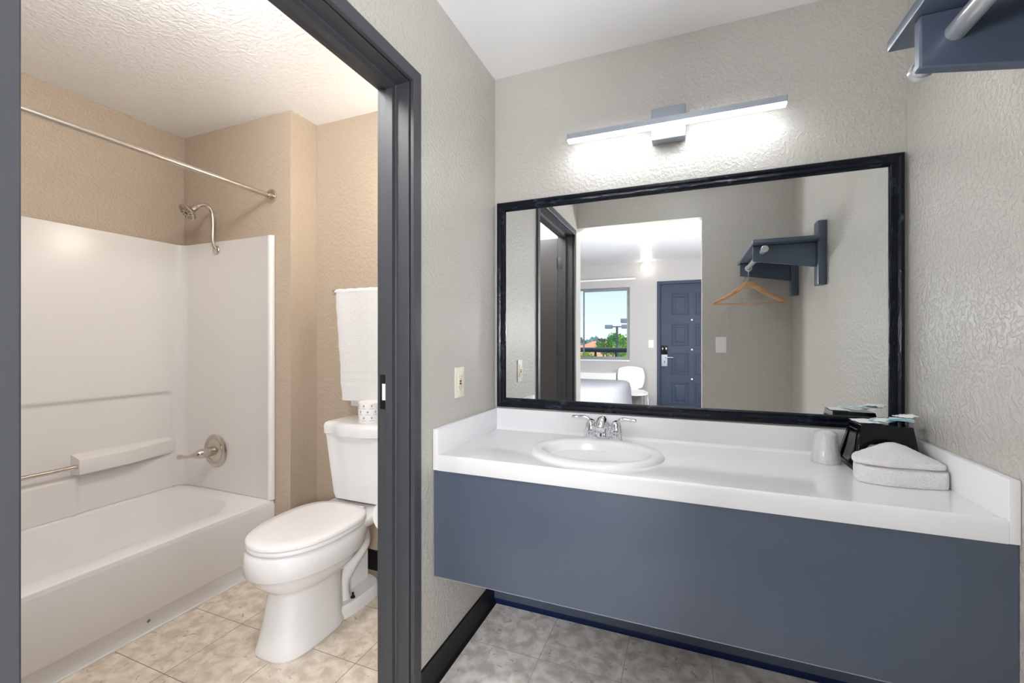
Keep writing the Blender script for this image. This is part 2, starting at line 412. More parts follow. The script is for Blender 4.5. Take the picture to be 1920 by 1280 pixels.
for (ya, yb) in ((-.68, -.20), (-1.62, -1.24)):
    bm = B()
    prof = [(-1.985, .560), (-1.908, .563), (-1.904, .566), (-1.9025, .572), (-1.9055, .632), (-1.907, .637), (-1.912, .640), (-1.985, .655)]
    # blends back into the wall at the corner side
    ys = [ya + (yb - ya) * i / 12 for i in range(13)]
    rs = []
    for y in ys:
        near = (yb if ya == -.68 else ya)
        k = sm(0.0, .34, abs(y - near) + .02); rs.append([(-1.9845 + (p[0] + 1.985) * (.22 + .78 * k), y, p[1]) for p in prof])
    rings(bm, rs)
    part('soap_ledge', bm, 'surround', sur, 50)
bm = B(); tube(bm, [(-1.925, -.675, .602), (-1.925, -1.245, .602)], .0105, 16); part('grab_bar', bm, 'nickel', sur)

# ---- curtain rod, shower head, valve
rod = thing('curtain_rod', 'brushed nickel shower curtain rod across the tub alcove', 'curtain rod', (-1.253, -.155, 2.0))
bm = B(); tube(bm, [(-1.253, -.158, 2.0), (-1.253, -1.678, 2.0)], .0125, 20); part('rod', bm, 'nickel', rod)
for y, s in ((-.1555, -1), (-1.6795, 1)):
    bm = B(); lathe(bm, [(.036, 0), (.037, s * .004), (.034, s * .009), (.018, s * .011), (.0165, s * .022), (.0165, s * .028)], (-1.253, y, 2.0), 'y', 28)
    for a in (.6, 2.7, 4.8): lathe(bm, [(.004, s * .009), (.004, s * .0115), (.001, s * .012)], (-1.253 + .026 * math.cos(a), y, 2.0 + .026 * math.sin(a)), 'y', 10)
    part('flange', bm, 'nickel', rod)
sh = thing('wall_shower', 'brushed nickel shower head on a curved arm', 'shower head', (-1.667, -.176, 1.736))
arm = spline([(-1.667, -.1765, 1.736), (-1.667, -.188, 1.745), (-1.667, -.198, 1.79), (-1.667, -.196, 1.88), (-1.668, -.203, 1.945), (-1.670, -.228, 1.975), (-1.674, -.258, 1.972), (-1.679, -.285, 1.948)], 8)
bm = B(); tube(bm, arm, .0105, 14); part('arm', bm, 'nickel', sh)
bm = B(); lathe(bm, [(.027, 0), (.027, -.003), (.022, -.009), (.014, -.011)], (-1.667, -.1755, 1.735), 'y', 24); part('flange', bm, 'nickel', sh)
d = Vector((-.15, -.72, -.66)).normalized(); c0 = Vector((-1.679, -.280, 1.952))
bm = B(); lathe(bm, [(.011, -.004), (.014, 0), (.014, .018), (.018, .021), (.018, .028), (.026, .036), (.045, .048), (.049, .054), (.049, .060), (.046, .0635), (.001, .064)], c0, d, 36)
head = part('spray_head', bm, 'nickel', sh)
bm = B(); u, v = frame_of(d); cf = c0 + d * .0642
for i in range(14):
    a = 2 * PI * i / 14; w = u * math.cos(a) + v * math.sin(a); q = d.cross(w)
    for (r0, r1, hw) in ((.022, .040, .0017),):
        ngon(bm, [cf + w * r0 - q * hw, cf + w * r1 - q * hw, cf + w * r1 + q * hw, cf + w * r0 + q * hw])
lathe(bm, [(.010, 0), (.009, .0008), (.001, .001)], cf, d, 20)
part('nozzles', bm, 'slot', head, False)
vl = thing('shower_valve', 'round chrome shower valve with a lever on the tub wall', 'shower valve', (-1.672, -.176, .585))
bm = B(); lathe(bm, [(.092, 0), (.093, -.004), (.086, -.012), (.074, -.015), (.066, -.012), (.060, -.013), (.055, -.018), (.030, -.021), (.028, -.021)], (-1.672, -.1755, .588), 'y', 48)
part('escutcheon', bm, 'nickel', vl)
bm = B(); lathe(bm, [(.026, -.018), (.026, -.058), (.0235, -.060)], (-1.672, -.1755, .588), 'y', 28); part('sleeve', bm, 'nickel', vl)
bm = B(); pts = spline([(-1.672, -.233, .588), (-1.674, -.262, .587), (-1.69, -.283, .583), (-1.715, -.296, .577), (-1.745, -.305, .573), (-1.782, -.312, .572)], 5)
rr = [.026 + 0 * i for i in range(len(pts))]
for i in range(len(pts)):
    t_ = i / (len(pts) - 1); rr[i] = .0265 if t_ < .18 else (.0265 + (.0085 - .0265) * sm(.18, .62, t_) if t_ < .75 else .0085 + .005 * sm(.75, .95, t_))
rr[-1] = .007
tube(bm, pts, rr, 18); part('lever', bm, 'nickel', vl)

# ---- toilet
TCX = -.655
toi = thing('toilet', 'white two-piece toilet with closed lid beside the bathtub', 'toilet', (TCX, -.36, 0))
def egg(cx_, yf, yb, hw, z, k=40, n=2.3, wy=.42, nb=None):
    """closed outline: front at yf, back at yb, widest a part of the way from the back"""
    out = []; ym = yb + (yf - yb) * wy
    for i in range(k):
        a = 2 * PI * i / k; c_, s_ = math.cos(a), math.sin(a)
        m_ = (nb or n) if s_ >= 0 else n
        x_ = hw * math.copysign(abs(c_) ** (2 / m_), c_)
        y_ = (ym + (yb - ym) * abs(s_) ** (2 / m_)) if s_ >= 0 else (ym + (yf - ym) * abs(s_) ** (2 / n))
        out.append((cx_ + x_, y_, z))
    return out
bm = B()
# pedestal: front part
prs = [(0.0, -.675, -.34, .118, 3.2), (.010, -.677, -.34, .120, 3.2), (.03, -.672, -.34, .114, 3.0), (.10, -.655, -.34, .104, 2.9), (.18, -.640, -.34, .100, 2.8), (.222, -.634, -.33, .100, 2.6),
       (.236, -.640, -.32, .108, 2.5), (.250, -.660, -.30, .128, 2.4), (.272, -.684, -.27, .150, 2.3), (.296, -.704, -.24, .168, 2.25), (.318, -.716, -.225, .179, 2.2), (.322, -.722, -.22, .1845, 2.2), (.326, -.7255, -.22, .187, 2.2),
       (.372, -.728, -.205, .189, 2.2), (.400, -.722, -.205, .186, 2.2), (.410, -.712, -.21, .178, 2.2), (.413, -.69, -.22, .160, 2.2)]
rings(bm, [egg(TCX, yf, yb, hw, z, 44, n_) for z, yf, yb, hw, n_ in prs])
part('bowl', bm, 'ceramic', toi, 'all')
bm = B()                                             # foot flange under the trapway
rings(bm, [egg(TCX, -.45, -.105, .118, z, 44, 2.6, .3) if z < .05 else egg(TCX, -.45, -.112, .108, z, 44, 2.6, .3) for z in (0, .028, .042, .055)])
ft = part('foot', bm, 'ceramic', toi, 50)
bm = B()                                             # side web and rear deck
rings(bm, [[(TCX - hw, -.46, z), (TCX + hw, -.46, z), (TCX + hw, yb, z), (TCX - hw, yb, z)] for z, hw, yb in ((.03, .030, -.135), (.36, .030, -.135))])
part('web', bm, 'ceramic', toi, 30)
bm = B()
rings(bm, [rrect(TCX - a, TCX + a, -.36, -.03, .05, z, 6) for z, a in ((.330, .07), (.352, .11), (.372, .145), (.392, .166), (.413, .170), (.421, .166), (.4225, .155))])
part('deck', bm, 'ceramic', toi, 60)
bm = B()                                             # trapway: up and over, then down to the foot
tp = spline([(TCX, -.50, .19), (TCX, -.42, .215), (TCX, -.34, .265), (TCX, -.27, .312), (TCX, -.21, .300), (TCX, -.195, .245), (TCX, -.245, .185), (TCX, -.300, .130), (TCX, -.315, .075), (TCX, -.315, .02)], 7)
rr_ = [.036, .040, .046, .055, .060, .054, .044, .040, .046, .060]
def lerp_r(i):
    t_ = i / 7; k_ = min(int(t_), 8); return rr_[k_] + (rr_[k_ + 1] - rr_[k_]) * (t_ - k_)
tube(bm, tp, [lerp_r(i) for i in range(len(tp))], 24)
for v_ in bm.verts: v_.co.x = TCX + (v_.co.x - TCX) * 1.5
part('trapway', bm, 'ceramic', toi, 'all')
for s in (-1, 1):
    bm = B(); lathe(bm, [(.011, 0), (.010, .005), (.005, .006), (.005, .022), (.003, .024)], (TCX + s * .085, -.30, .0555), 'z', 14); part('floor_bolt', bm, 'darkmetal', toi)
def lidring(g, z): return egg(TCX, -.715 + g, -.245 - g * .6, .186 - g, z, 56, 2.2, .42, 3.0)
bm = B(); rings(bm, [lidring(.004, .414), lidring(0, .418), lidring(0, .428), lidring(.004, .432)]); part('seat', bm, 'seatplastic', toi, 50)
bm = B(); rings(bm, [lidring(.004, .4335), lidring(-.001, .437), lidring(-.001, .446), lidring(.006, .452), lidring(.05, .4545)]); part('seat_lid', bm, 'seatplastic', toi, 50)
for s in (-1, 1):
    bm = B(); box(bm, TCX + s * .075 - .02, TCX + s * .075 + .02, -.262, -.232, .418, .446, .006); part('seat_hinge', bm, 'seatplastic', toi)
def tankring(z, hw, dep, bow, k=14):
    yb = -.004; pts = []
    n_ = 24
    for i in range(n_ + 1):
        u_ = -1 + 2 * i / n_; c_ = 1 - abs(u_) ** 7
        y_ = yb - dep * (.80 + .20 * 0) - bow * (1 - sm(.25, .75, abs(u_))) - .02 * (c_ - 1) * -1
        y_ = y_ + (1 - (1 - abs(u_) ** 9) ** .5) * .05
        pts.append((TCX + hw * u_, y_, z))
    pts += [(TCX + hw, yb - .012, z), (TCX + hw - .012, yb, z), (TCX - hw + .012, yb, z), (TCX - hw, yb - .012, z)]
    return pts
bm = B(); rings(bm, [tankring(z, hw, dp, bw) for z, hw, dp, bw in ((.424, .150, .185, .0), (.430, .162, .2, .002), (.46, .168, .208, .004), (.60, .190, .215, .010), (.752, .209, .224, .018))])
part('tank', bm, 'ceramic', toi, 40)
bm = B(); rings(bm, [tankring(z, hw, dp, bw) for z, hw, dp, bw in ((.752, .207, .228, .028), (.756, .212, .236, .030), (.795, .213, .238, .032), (.807, .210, .232, .032), (.814, .200, .218, .030), (.8155, .185, .20, .026))])
part('tank_lid', bm, 'ceramic', toi, 40)
# ---- wrapped toilet roll on the tank
def roll_print(bm, c, r, h):
    cx_, cy_, z0 = c
    def q(a0, a1, za, zb):
        k = max(1, int(abs(a1 - a0) / .12)); 
        for i in range(k):
            b0 = a0 + (a1 - a0) * i / k; b1 = a0 + (a1 - a0) * (i + 1) / k; R_ = r + .0004
            ngon(bm, [(cx_ + R_ * math.cos(b0), cy_ + R_ * math.sin(b0), za), (cx_ + R_ * math.cos(b1), cy_ + R_ * math.sin(b1), za),
                      (cx_ + R_ * math.cos(b1), cy_ + R_ * math.sin(b1), zb), (cx_ + R_ * math.cos(b0), cy_ + R_ * math.sin(b0), zb)], 1)
    for row in range(3):
        for k in range(9):
            a = 2 * PI * (k + (.5 if row % 2 else 0)) / 9; z = z0 + h * (.22 + .29 * row)
            q(a - .018, a + .018, z - .004, z + .011); q(a - .085, a + .085, z + .001, z + .004)
            q(a - .065, a - .04, z + .004, z + .008); q(a + .04, a + .065, z + .004, z + .008)
            q(a - .22, a + .22, z - .010, z - .0085)
bm = B(); rc = (-.628, -.118, .8158)
lathe(bm, [(.052, 0), (.054, .003), (.0545, .05), (.054, .097), (.051, .100), (.024, .099), (.020, .094), (.001, .09)], rc, 'z', 40)
roll_print(bm, rc, .0545, .10)
single('toilet_paper_roll', bm, ['paper', 'blueprint'], 'blue-printed paper-wrapped toilet roll standing on the toilet tank lid', 'toilet paper', 40, org=Vector(rc))
# ---- roll on the wall holder, just showing past the door jamb
hold = thing('toilet_paper_holder', 'wall toilet paper holder half hidden behind the door jamb', 'toilet paper holder', (-.121, -.50, .57))
bm = B(); tube(bm, [(-.122, -.44, .57), (-.16, -.44, .57), (-.190, -.44, .57)], .007); tube(bm, [(-.190, -.44, .57), (-.190, -.56, .57)], .006); lathe(bm, [(.022, 0), (.02, -.008)], (-.1205, -.44, .57), 'x', 20)
part('arm', bm, 'nickel', hold)
bm = B(); lathe(bm, [(.02, 0), (.058, 0), (.060, .004), (.060, .096), (.058, .10), (.02, .10), (.02, 0)], (-.190, -.555, .57), 'y', 36, cap=False)
single('toilet_paper_roll', bm, 'paper', 'white toilet roll on the wall holder, half hidden by the door jamb', 'toilet paper', 40)
# ---- towel bar and bath towel
tb = thing('towel_bar', 'slim towel bar on the wall above the toilet', 'towel bar', (-.67, .02, 1.47))
bm = B(); tube(bm, [(-.925, -.045, 1.475), (-.40, -.045, 1.475)], .007, 14); part('bar', bm, 'nickel', tb)
for x_ in (-.918, -.405):
    bm = B(); box(bm, x_ - .012, x_ + .012, -.056, .0215, 1.462, 1.488, .003); part('post', bm, 'nickel', tb)
def towel_sheet(bm, x0, x1, zt, zb, yf, thick, tap, seed, band=None):
    nx, nz_ = 30, 80; fr = []; bk = []
    for j in range(nz_ + 1):
        t_ = j / nz_; z = zt - (zt - zb) * t_; rf = []; rb = []
        for i in range(nx + 1):
            u_ = i / nx; xa = x0 + tap * t_ + .004 * noise.noise(Vector((seed, z * 18, 0))); xb = x1 - .012 * t_
            x_ = xa + (xb - xa) * u_
            w = .004 * noise.noise(Vector((x_ * 14, z * 5, seed))) + .003 * math.sin(u_ * 9 + seed)
            bandd = 0
            if band:
                for bz in band:
                    bandd -= .0022 * math.exp(-((z - bz) / .006) ** 2)
            edge = thick * .5 * (1 - (1 - abs(2 * u_ - 1) ** 8) ** .5)
            rf.append(bm.verts.new((x_, yf - w + bandd * -1 + edge, z))); rb.append(bm.verts.new((x_, yf + thick - w - edge, z)))
        fr.append(rf); bk.append(rb)
    for j in range(nz_):
        for i in range(nx):
            bm.faces.new([fr[j][i], fr[j][i + 1], fr[j + 1][i + 1], fr[j + 1][i]]); bm.faces.new([bk[j][i], bk[j + 1][i], bk[j + 1][i + 1], bk[j][i + 1]])
    for j in range(nz_):
        bm.faces.new([fr[j][0], fr[j + 1][0], bk[j + 1][0], bk[j][0]]); bm.faces.new([fr[j][nx], bk[j][nx], bk[j + 1][nx], fr[j + 1][nx]])
    for i in range(nx):
        bm.faces.new([fr[nz_][i], fr[nz_][i + 1], bk[nz_][i + 1], bk[nz_][i]]); bm.faces.new([fr[0][i], bk[0][i], bk[0][i + 1], fr[0][i + 1]])
tw = thing('bath_towel', 'white terry bath towel folded over the bar above the toilet', 'towel', (-.76, -.045, .88))
bm = B(); towel_sheet(bm, -.897, -.605, 1.476, .905, -.073, .018, .045, 1.3, band=(1.05, 1.035, 1.012, .998)); part('front_fold', bm, 'terry', tw, 60)
bm = B(); towel_sheet(bm, -.893, -.61, 1.476, .872, -.035, .016, .065, 4.1); part('back_fold', bm, 'terry', tw, 60)
bm = B(); rs = []
for i in range(13):
    a = PI * i / 12; rs.append([(-.897 + .292 * j / 16, -.046 - .027 * math.cos(a), 1.472 + .020 * math.sin(a) + .0015 * math.sin(j * 1.7)) for j in range(17)])
rings(bm, rs + [[(p[0], -.046, 1.470) for p in rs[0]]], closed=False)
part('top_fold', bm, 'terry', tw, 60)
# ---- bathroom wall lamp (out of view beside the jamb)
bl = thing('wall_lamp', 'round white glass wall lamp in the bathroom, beside the toilet', 'lamp', (-.40, .02, 1.98))
bm = B(); lathe(bm, [(.06, 0), (.06, -.012), (.045, -.018)], (-.40, .0215, 1.98), 'y', 28); part('back_plate', bm, 'nickel', bl)
bm = B(); lathe(bm, [(.04, -.015), (.062, -.03), (.072, -.06), (.068, -.09), (.05, -.115), (.02, -.128), (.001, -.13)], (-.40, .0215, 1.98), 'y', 28)
part('glass_shade', bm, emitter('warm lamp glass', (1, .88, .77), BATH_POWER), bl, 'all')

# ================================================================== VANITY ALCOVE
YF = -.540; CZ = .812
van = thing('vanity_counter', 'long white vanity counter with an oval moulded sink', 'vanity counter', (.76, -.27, .762))
SCX, SCY, SA, SB = .526, -.283, .238, .203
K = 96
bm = B()
oval = [(SCX + SA * math.cos(2 * PI * i / K), SCY + SB * math.sin(2 * PI * i / K)) for i in range(K)]
x0, x1, y0, y1 = .022, WX - .022, YF + .020, -.022
# flat top around the oval: project every oval point outwards on to the rectangle
def onrect(px, py):
    dx, dy = px - SCX, py - SCY; t_ = 1e9
    for lim, c_, d_ in ((x1, SCX, dx), (x0, SCX, dx), (y1, SCY, dy), (y0, SCY, dy)):
        if abs(d_) > 1e-9:
            k_ = (lim - c_) / d_
            if k_ > 0: t_ = min(t_, k_)
    return SCX + dx * t_, SCY + dy * t_
ov = [bm.verts.new((p[0], p[1], CZ)) for p in oval]; re = [bm.verts.new((*onrect(*p), CZ)) for p in oval]
for i in range(K): bm.faces.new([ov[i], ov[(i + 1) % K], re[(i + 1) % K], re[i]])
for cx_, cy_ in ((x0, y0), (x1, y0), (x1, y1), (x0, y1)):
    best = sorted(range(K), key=lambda i: 1 if False else ((re[i].co.x - cx_) ** 2 + (re[i].co.y - cy_) ** 2))
    i = best[0]; j = None
    for c_ in (i - 1, (i + 1) % K):
        a, b2 = re[i].co, re[c_].co
        if abs(a.x - b2.x) > 1e-6 and abs(a.y - b2.y) > 1e-6: j = c_
    if j is not None: bm.faces.new([re[i], re[j], bm.verts.new((cx_, cy_, CZ))])
# front edge: raised no-drip lip, rounded nose, apron
prof = [(y0, CZ), (y0 - .002, CZ + .0006), (y0 - .006, CZ + .0045), (y0 - .010, CZ + .0055), (YF + .004, CZ + .0045), (YF + .001, CZ + .001), (YF, CZ - .004), (YF, .765), (YF + .002, .762), (YF + .03, .762), (YF + .03, CZ - .01)]
prism(bm, prof, 'x', .0215, WX - .0215)
# cove at the back
prism(bm, [(-.0205, CZ - .005), (-.032, CZ - .002), (-.030, CZ + .001), (-.0245, CZ + .004), (-.0215, CZ + .010), (-.0205, CZ + .012)], 'x', .021, WX - .021)
box(bm, .022, WX - .022, YF + .03, -.02, .765, .790)
part('countertop', bm, 'counter', van, 40)
bm = B(); box(bm, .001, WX - .001, -.021, -.001, .765, .9075, .0025); part('back_splash', bm, 'counter', van)
bm = B(); box(bm, .001, .0215, YF, -.0205, .7625, .9075, .0025); part('side_splash', bm, 'counter', van)
bm = B(); box(bm, WX - .0215, WX - .001, YF, -.0205, .7625, .9075, .0025); part('side_splash', bm, 'counter', van)
bm = B()
IA, IB, ICY = .190, .137, -.291
def sring(t_, f, h, k=K):
    a_ = SA + (IA - SA) * t_; b_ = SB + (IB - SB) * t_; cy_ = SCY + (ICY - SCY) * t_
    return [(SCX + a_ * f * math.cos(2 * PI * i / k), cy_ + b_ * f * math.sin(2 * PI * i / k), CZ + h) for i in range(k)]
rings(bm, [sring(0, 1, 0), sring(.02, 1, .0015), sring(.08, 1, .007), sring(.2, 1, .0115), (sring(.45, 1, .0135)), sring(.75, 1, .013), sring(.93, 1, .0105), sring(1, 1, .005), sring(1, .985, -.004),
           sring(1, .96, -.022), sring(1, .90, -.052), sring(1, .80, -.082), sring(1, .62, -.106), sring(1, .4, -.120), sring(1, .2, -.127), sring(1, .09, -.130)], cap0=False, cap1=True)
bsn = part('sink_basin', bm, principled('white cultured marble basin', (.70, .705, .715), .22), van, 'all')
bm = B(); lathe(bm, [(.026, 0), (.024, .003), (.012, .004), (.001, .002)], (SCX, SCY, CZ - .1305), 'z', 24); part('drain', bm, 'chrome', bsn)
# ---- faucet
FX, FY = .517, -.060
fa = thing('faucet', 'chrome two-handle faucet behind the oval sink', 'faucet', (FX, FY, CZ))
bm = B(); zb = CZ + .0004
rings(bm, [rrect(FX - .079 + g, FX + .079 - g, FY - .027 + g, FY + .027 - g, .026 - g, z, 8) for g, z in ((0, zb), (0, zb + .008), (.003, zb + .011))])
part('base_plate', bm, 'chrome', fa, 40)
bm = B(); sp_ = spline([(FX, FY + .004, zb + .008), (FX, FY + .002, zb + .035), (FX, FY - .006, zb + .062), (FX, FY - .030, zb + .078), (FX, FY - .062, zb + .074), (FX, FY - .092, zb + .056)], 7)
nn = len(sp_); tube(bm, sp_, [.038 - .017 * sm(0, .62, i / nn) - .003 * sm(.6, 1, i / nn) for i in range(nn)], 26)
part('spout', bm, 'chrome', fa, 'all')
bm = B(); lathe(bm, [(.003, 0), (.003, .026), (.005, .028), (.005, .033), (.001, .036)], (FX, FY + .022, zb + .055), 'z', 12); part('lift_rod', bm, 'chrome', fa)
for s in (-1, 1):
    hx = FX + s * .0515
    bm = B(); lathe(bm, [(.0285, .006), (.0262, .030), (.0240, .0305), (.0240, .033), (.0262, .0335), (.0255, .045), (.0215, .062), (.014, .077), (.001, .082)], (hx, FY, zb), 'z', 28)
    hh = part('handle_body', bm, 'chrome', fa, 40)
    pts = spline([(hx - s * .004, FY, zb + .048), (hx + s * .004, FY - .001, zb + .072), (hx + s * .026, FY - .002, zb + .087), (hx + s * .052, FY - .004, zb + .086), (hx + s * .078, FY - .006, zb + .085)], 6); L_ = len(pts)
    bm = B(); tube(bm, pts, [.0145 - .0055 * i / L_ + (.002 if i > L_ - 6 else 0) for i in range(L_)], 16, flat=.6); part('lever', bm, 'chrome', hh, 'all')
# ---- valance panel
val = thing('vanity_apron', 'slate blue apron panel hanging below the white counter', 'panel', (.76, YF + .01, .385))
bm = B(); box(bm, .003, WX - .002, YF + .006, YF + .026, .387, .7618, .001); part('front_panel', bm, 'valance', val)
bm = B(); box(bm, .003, WX - .002, YF + .0065, YF + .027, .3845, .3868); part('edge_band', bm, principled('pale worn edge', (.22, .25, .30), .5), val)
# ---- mirror
mi = thing('wall_mirror', 'wide mirror in a black streaked frame above the counter', 'mirror', (.77, -.01, .91))
MX0, MX1, MZ0, MZ1 = .018, 1.514, .913, 1.853; F = .043
bm = B(); box(bm, MX0 + F - .006, MX1 - F + .006, -.010, -.006, MZ0 + F - .006, MZ1 - F + .006)
part('mirror_glass', bm, 'mirror', mi, False)
bm = B(); prof = [(0, .001), (0, .016), (.004, .021), (.012, .0225), (.020, .019), (.030, .023), (.038, .021), (.0415, .016), (F, .011), (F, .001)]
cs = [(MX0, MZ0, 1, 1), (MX1, MZ0, -1, 1), (MX1, MZ1, -1, -1), (MX0, MZ1, 1, -1)]
rings(bm, [[(cx_ + sx * d_, -h_, cz_ + sz * d_) for d_, h_ in prof] for cx_, cz_, sx, sz in cs], loop=True)
part('frame', bm, 'frame', mi, 25)
# ---- LED bar lamp
vb = thing('vanity_light', 'silver LED bar light lit above the framed mirror', 'lamp', (.766, 0, 2.02))
bm = B(); box(bm, .704, .830, -.052, -.0005, 2.012, 2.138, .004); part('mount_box', bm, 'steel', vb)
bm = B(); Yb0, Yb1, Zb = -.098, -.066, 2.048
prism(bm, [(Yb0, Zb + .006), (Yb1, Zb + .006), (Yb1, Zb + .028), (Yb0, Zb + .028)], 'x', .372, 1.160)
box(bm, .372, .3735, Yb0, Yb1, Zb, Zb + .026); box(bm, 1.1585, 1.160, Yb0, Yb1, Zb, Zb + .026); box(bm, .75, .784, -.068, -.05, 2.058, 2.072)
part('housing', bm, 'steel', vb, 30)
bm = B(); box(bm, .3740, 1.158, Yb0 + .0012, Yb1 - .004, Zb - .003, Zb + .0058, .002); part('diffuser', bm, emitter('cool white diffuser', (.93, .97, 1.0), LED_POWER), vb, False)
for (nm_, lb_, px_, py_, pw_, col_, rad_) in (('ceiling_fill', 'unseen fill globe added on the vanity alcove ceiling', .80, -.86, ALCOVE_FILL_POWER, (.96, .98, 1), .10), ('ceiling_fill', 'unseen fill globe added on the bathroom ceiling near its door', -.40, -1.22, BATH_FILL_POWER, (1, .985, .975), .10)):  # unseen globes added as fill for the alcove and the bathroom
    q_ = thing(nm_, lb_, 'lamp', (px_, py_, H))
    bm = B(); lathe(bm, [(.062, 0), (.062, -.014), (.05, -.02)], (px_, py_, H), 'z', 32); part('rim', bm, 'steel', q_)
    bm = B(); lathe(bm, [(.045, -.018), (.07, -.045), (.093, -.08), (.10, -.12), (.093, -.16), (.07, -.195), (.04, -.214), (.001, -.22)], (px_, py_, H), 'z', 32); part('glass_shade', bm, emitter('lit ceiling fill glow', col_, pw_), q_, 'all')
# ---- outlet and switches
def plate(name, c, nrm, w, h, label, cat, mat, kind):
    """wall plate centred at c, facing nrm"""
    c = Vector(c); nn = Vector(nrm); u_ = Vector((0, 0, 1)).cross(nn); t_ = thing(name, label, cat, c)
    def bx(bm, a0, a1, z0, z1, d0, d1, bev=0):
        v_ = B(); box(v_, a0, a1, d0, d1, z0, z1, bev)
        me = bpy.data.meshes.new('t'); 
        for q in v_.verts: q.co = c + u_ * q.co.x + nn * q.co.y + Vector((0, 0, q.co.z))
        v_.to_mesh(me); v_.free(); bm.from_mesh(me); bpy.data.meshes.remove(me)
    bm = B(); bx(bm, -w / 2, w / 2, -h / 2, h / 2, .0003, .005, .0015); pl = part('cover_plate', bm, mat, t_)
    if kind == 'gfci':
        bm = B(); bx(bm, -.0165, .0165, -.033, .033, .005, .0075, .0006); fc = part('receptacle', bm, mat, t_)
        for z in (.018, -.022):
            bm = B(); bx(bm, -.0085, -.0065, z, z + .008, .0075, .0078); bx(bm, .0065, .0085, z, z + .009, .0075, .0078); bx(bm, -.002, .002, z - .007, z - .003, .0075, .0078)
            part('slots', bm, 'slot', fc, False)
        bm = B(); bx(bm, -.007, .007, .001, .008, .0075, .009); part('reset_button', bm, 'red', fc)
        bm = B(); bx(bm, -.007, .007, -.009, -.002, .0075, .009); part('test_button', bm, 'slot', fc)
    elif kind == 'toggle':
        bm = B(); bx(bm, -.005, .005, -.012, .012, .005, .006); bx(bm, -.004, .004, -.001, .010, .005, .014, .001); part('toggle', bm, mat, t_)
    else:
        bm = B(); bx(bm, -.017, .017, -.033, .033, .005, .008, .001); part('rocker', bm, mat, t_)
    for z in (h / 2 - .012, -h / 2 + .012):
        bm = B(); bx(bm, -.003, .003, z - .003, z + .003, .005, .0056); part('screw', bm, mat, t_)
    return t_
plate('wall_outlet', (0, -.348, 1.055), (1, 0, 0), .072, .118, 'almond wall outlet between the bathroom door and the mirror', 'outlet', 'almond', 'gfci')
plate('light_switch', (1.073, YO, 1.185), (0, 1, 0), .072, .116, 'white toggle light switch below the wooden hanger, seen in the mirror', 'light switch', 'white', 'toggle')

# ---- things on the counter
cups = thing('plastic_cup', 'upturned clear plastic cups in wrap on the white counter', 'cup', (1.266, -.118, CZ))
for k, (dz, nm) in enumerate(((0, 'cup'), (.008, 'cup'))):
    bm = B(); z0 = CZ + .0006 + dz
    prof = [(.0390, 0), (.0400, .001), (.0400, .004), (.0385, .006), (.0375, .011), (.0285, .086), (.0270, .0885), (.024, .0885), (.0235, .086), (.001, .086)]
    lathe(bm, prof, (1.266, -.118, z0), 'z', 40, cap=False); part(nm, bm, 'clear', cups, 50)
bm = B(); rs = []                                       # crinkled film sleeve
for j in range(22):
    t_ = j / 21; z = CZ + .001 + .108 * t_; r_ = .0425 - .0115 * t_ if t_ < .88 else .0324 - .022 * ((t_ - .88) / .12) ** 1.6
    rs.append([(1.266 + (r_ + .0024 * noise.noise(Vector((math.cos(a) * 7, math.sin(a) * 7, t_ * 3)))) * math.cos(a), -.118 + (r_ + .0024 * noise.noise(Vector((math.cos(a) * 7, math.sin(a) * 7, t_ * 3)))) * math.sin(a), z) for a in [2 * PI * q / 64 for q in range(64)]])
rings(bm, rs, False, False)
wm = principled('clear crinkled wrap', (.96, .97, .98), .12, Alpha=.34, Specular_IOR_Level=.9); M['wrap'] = wm
part('wrapper', bm, 'wrap', cups, 'all')

cad = thing('tissue_caddy', 'glossy black tapered plastic caddy in the corner of the counter', 'caddy', (1.405, -.14, CZ))
cb = [(1.316, -.034), (1.316, -.222), (1.484, -.222), (1.484, -.034)]; ct = [(1.337, -.100), (1.337, -.200), (1.466, -.200), (1.466, -.100)]
zc0, zc1 = CZ + .0005, .957
def cpt(u_, v_, t_, inset=0.0):
    """point in the caddy: u across x 0..1, v from the back 0..1, t height"""
    xa = cb[0][0] + (ct[0][0] - cb[0][0]) * t_; xb = cb[2][0] + (ct[2][0] - cb[2][0]) * t_
    ya = cb[0][1] + (ct[0][1] - cb[0][1]) * t_; yb = cb[1][1] + (ct[1][1] - cb[1][1]) * t_
    return Vector((xa + inset + (xb - xa - 2 * inset) * u_, ya - inset + (yb - ya + 2 * inset) * v_, zc0 + (zc1 - zc0) * t_))
bm = B()
def panel_arch(v_, arch):
    # a face with an arched cut-out at the bottom
    if not arch: pts = [cpt(0, v_, 0), cpt(1, v_, 0), cpt(1, v_, 1), cpt(0, v_, 1)]
    else:
        pts = [cpt(0, v_, 0), cpt(0, v_, 1), cpt(1, v_, 1), cpt(1, v_, 0), cpt(.86, v_, 0), cpt(.86, v_, .52), cpt(.80, v_, .60)]
        pts += [cpt(.5, v_, .62), cpt(.2, v_, .60), cpt(.14, v_, .52), cpt(.14, v_, 0)]
    ngon(bm, pts)
panel_arch(1, True); panel_arch(0, True)
ngon(bm, [cpt(0, 0, 0), cpt(0, 1, 0), cpt(0, 1, 1), cpt(0, 0, 1)]); ngon(bm, [cpt(1, 0, 0), cpt(1, 1, 0), cpt(1, 1, 1), cpt(1, 0, 1)])
ngon(bm, [cpt(0, 0, 1), cpt(0, 1, 1), cpt(1, 1, 1), cpt(1, 0, 1)])
bmesh.ops.remove_doubles(bm, verts=bm.verts, dist=.0005)
sh_ = part('shell', bm, 'blackplastic', cad, 20)
md = sh_.modifiers.new('solid', 'SOLIDIFY'); md.thickness = .004; md.offset = -1; bevel_mod(sh_, .004, 3)
bm = B()
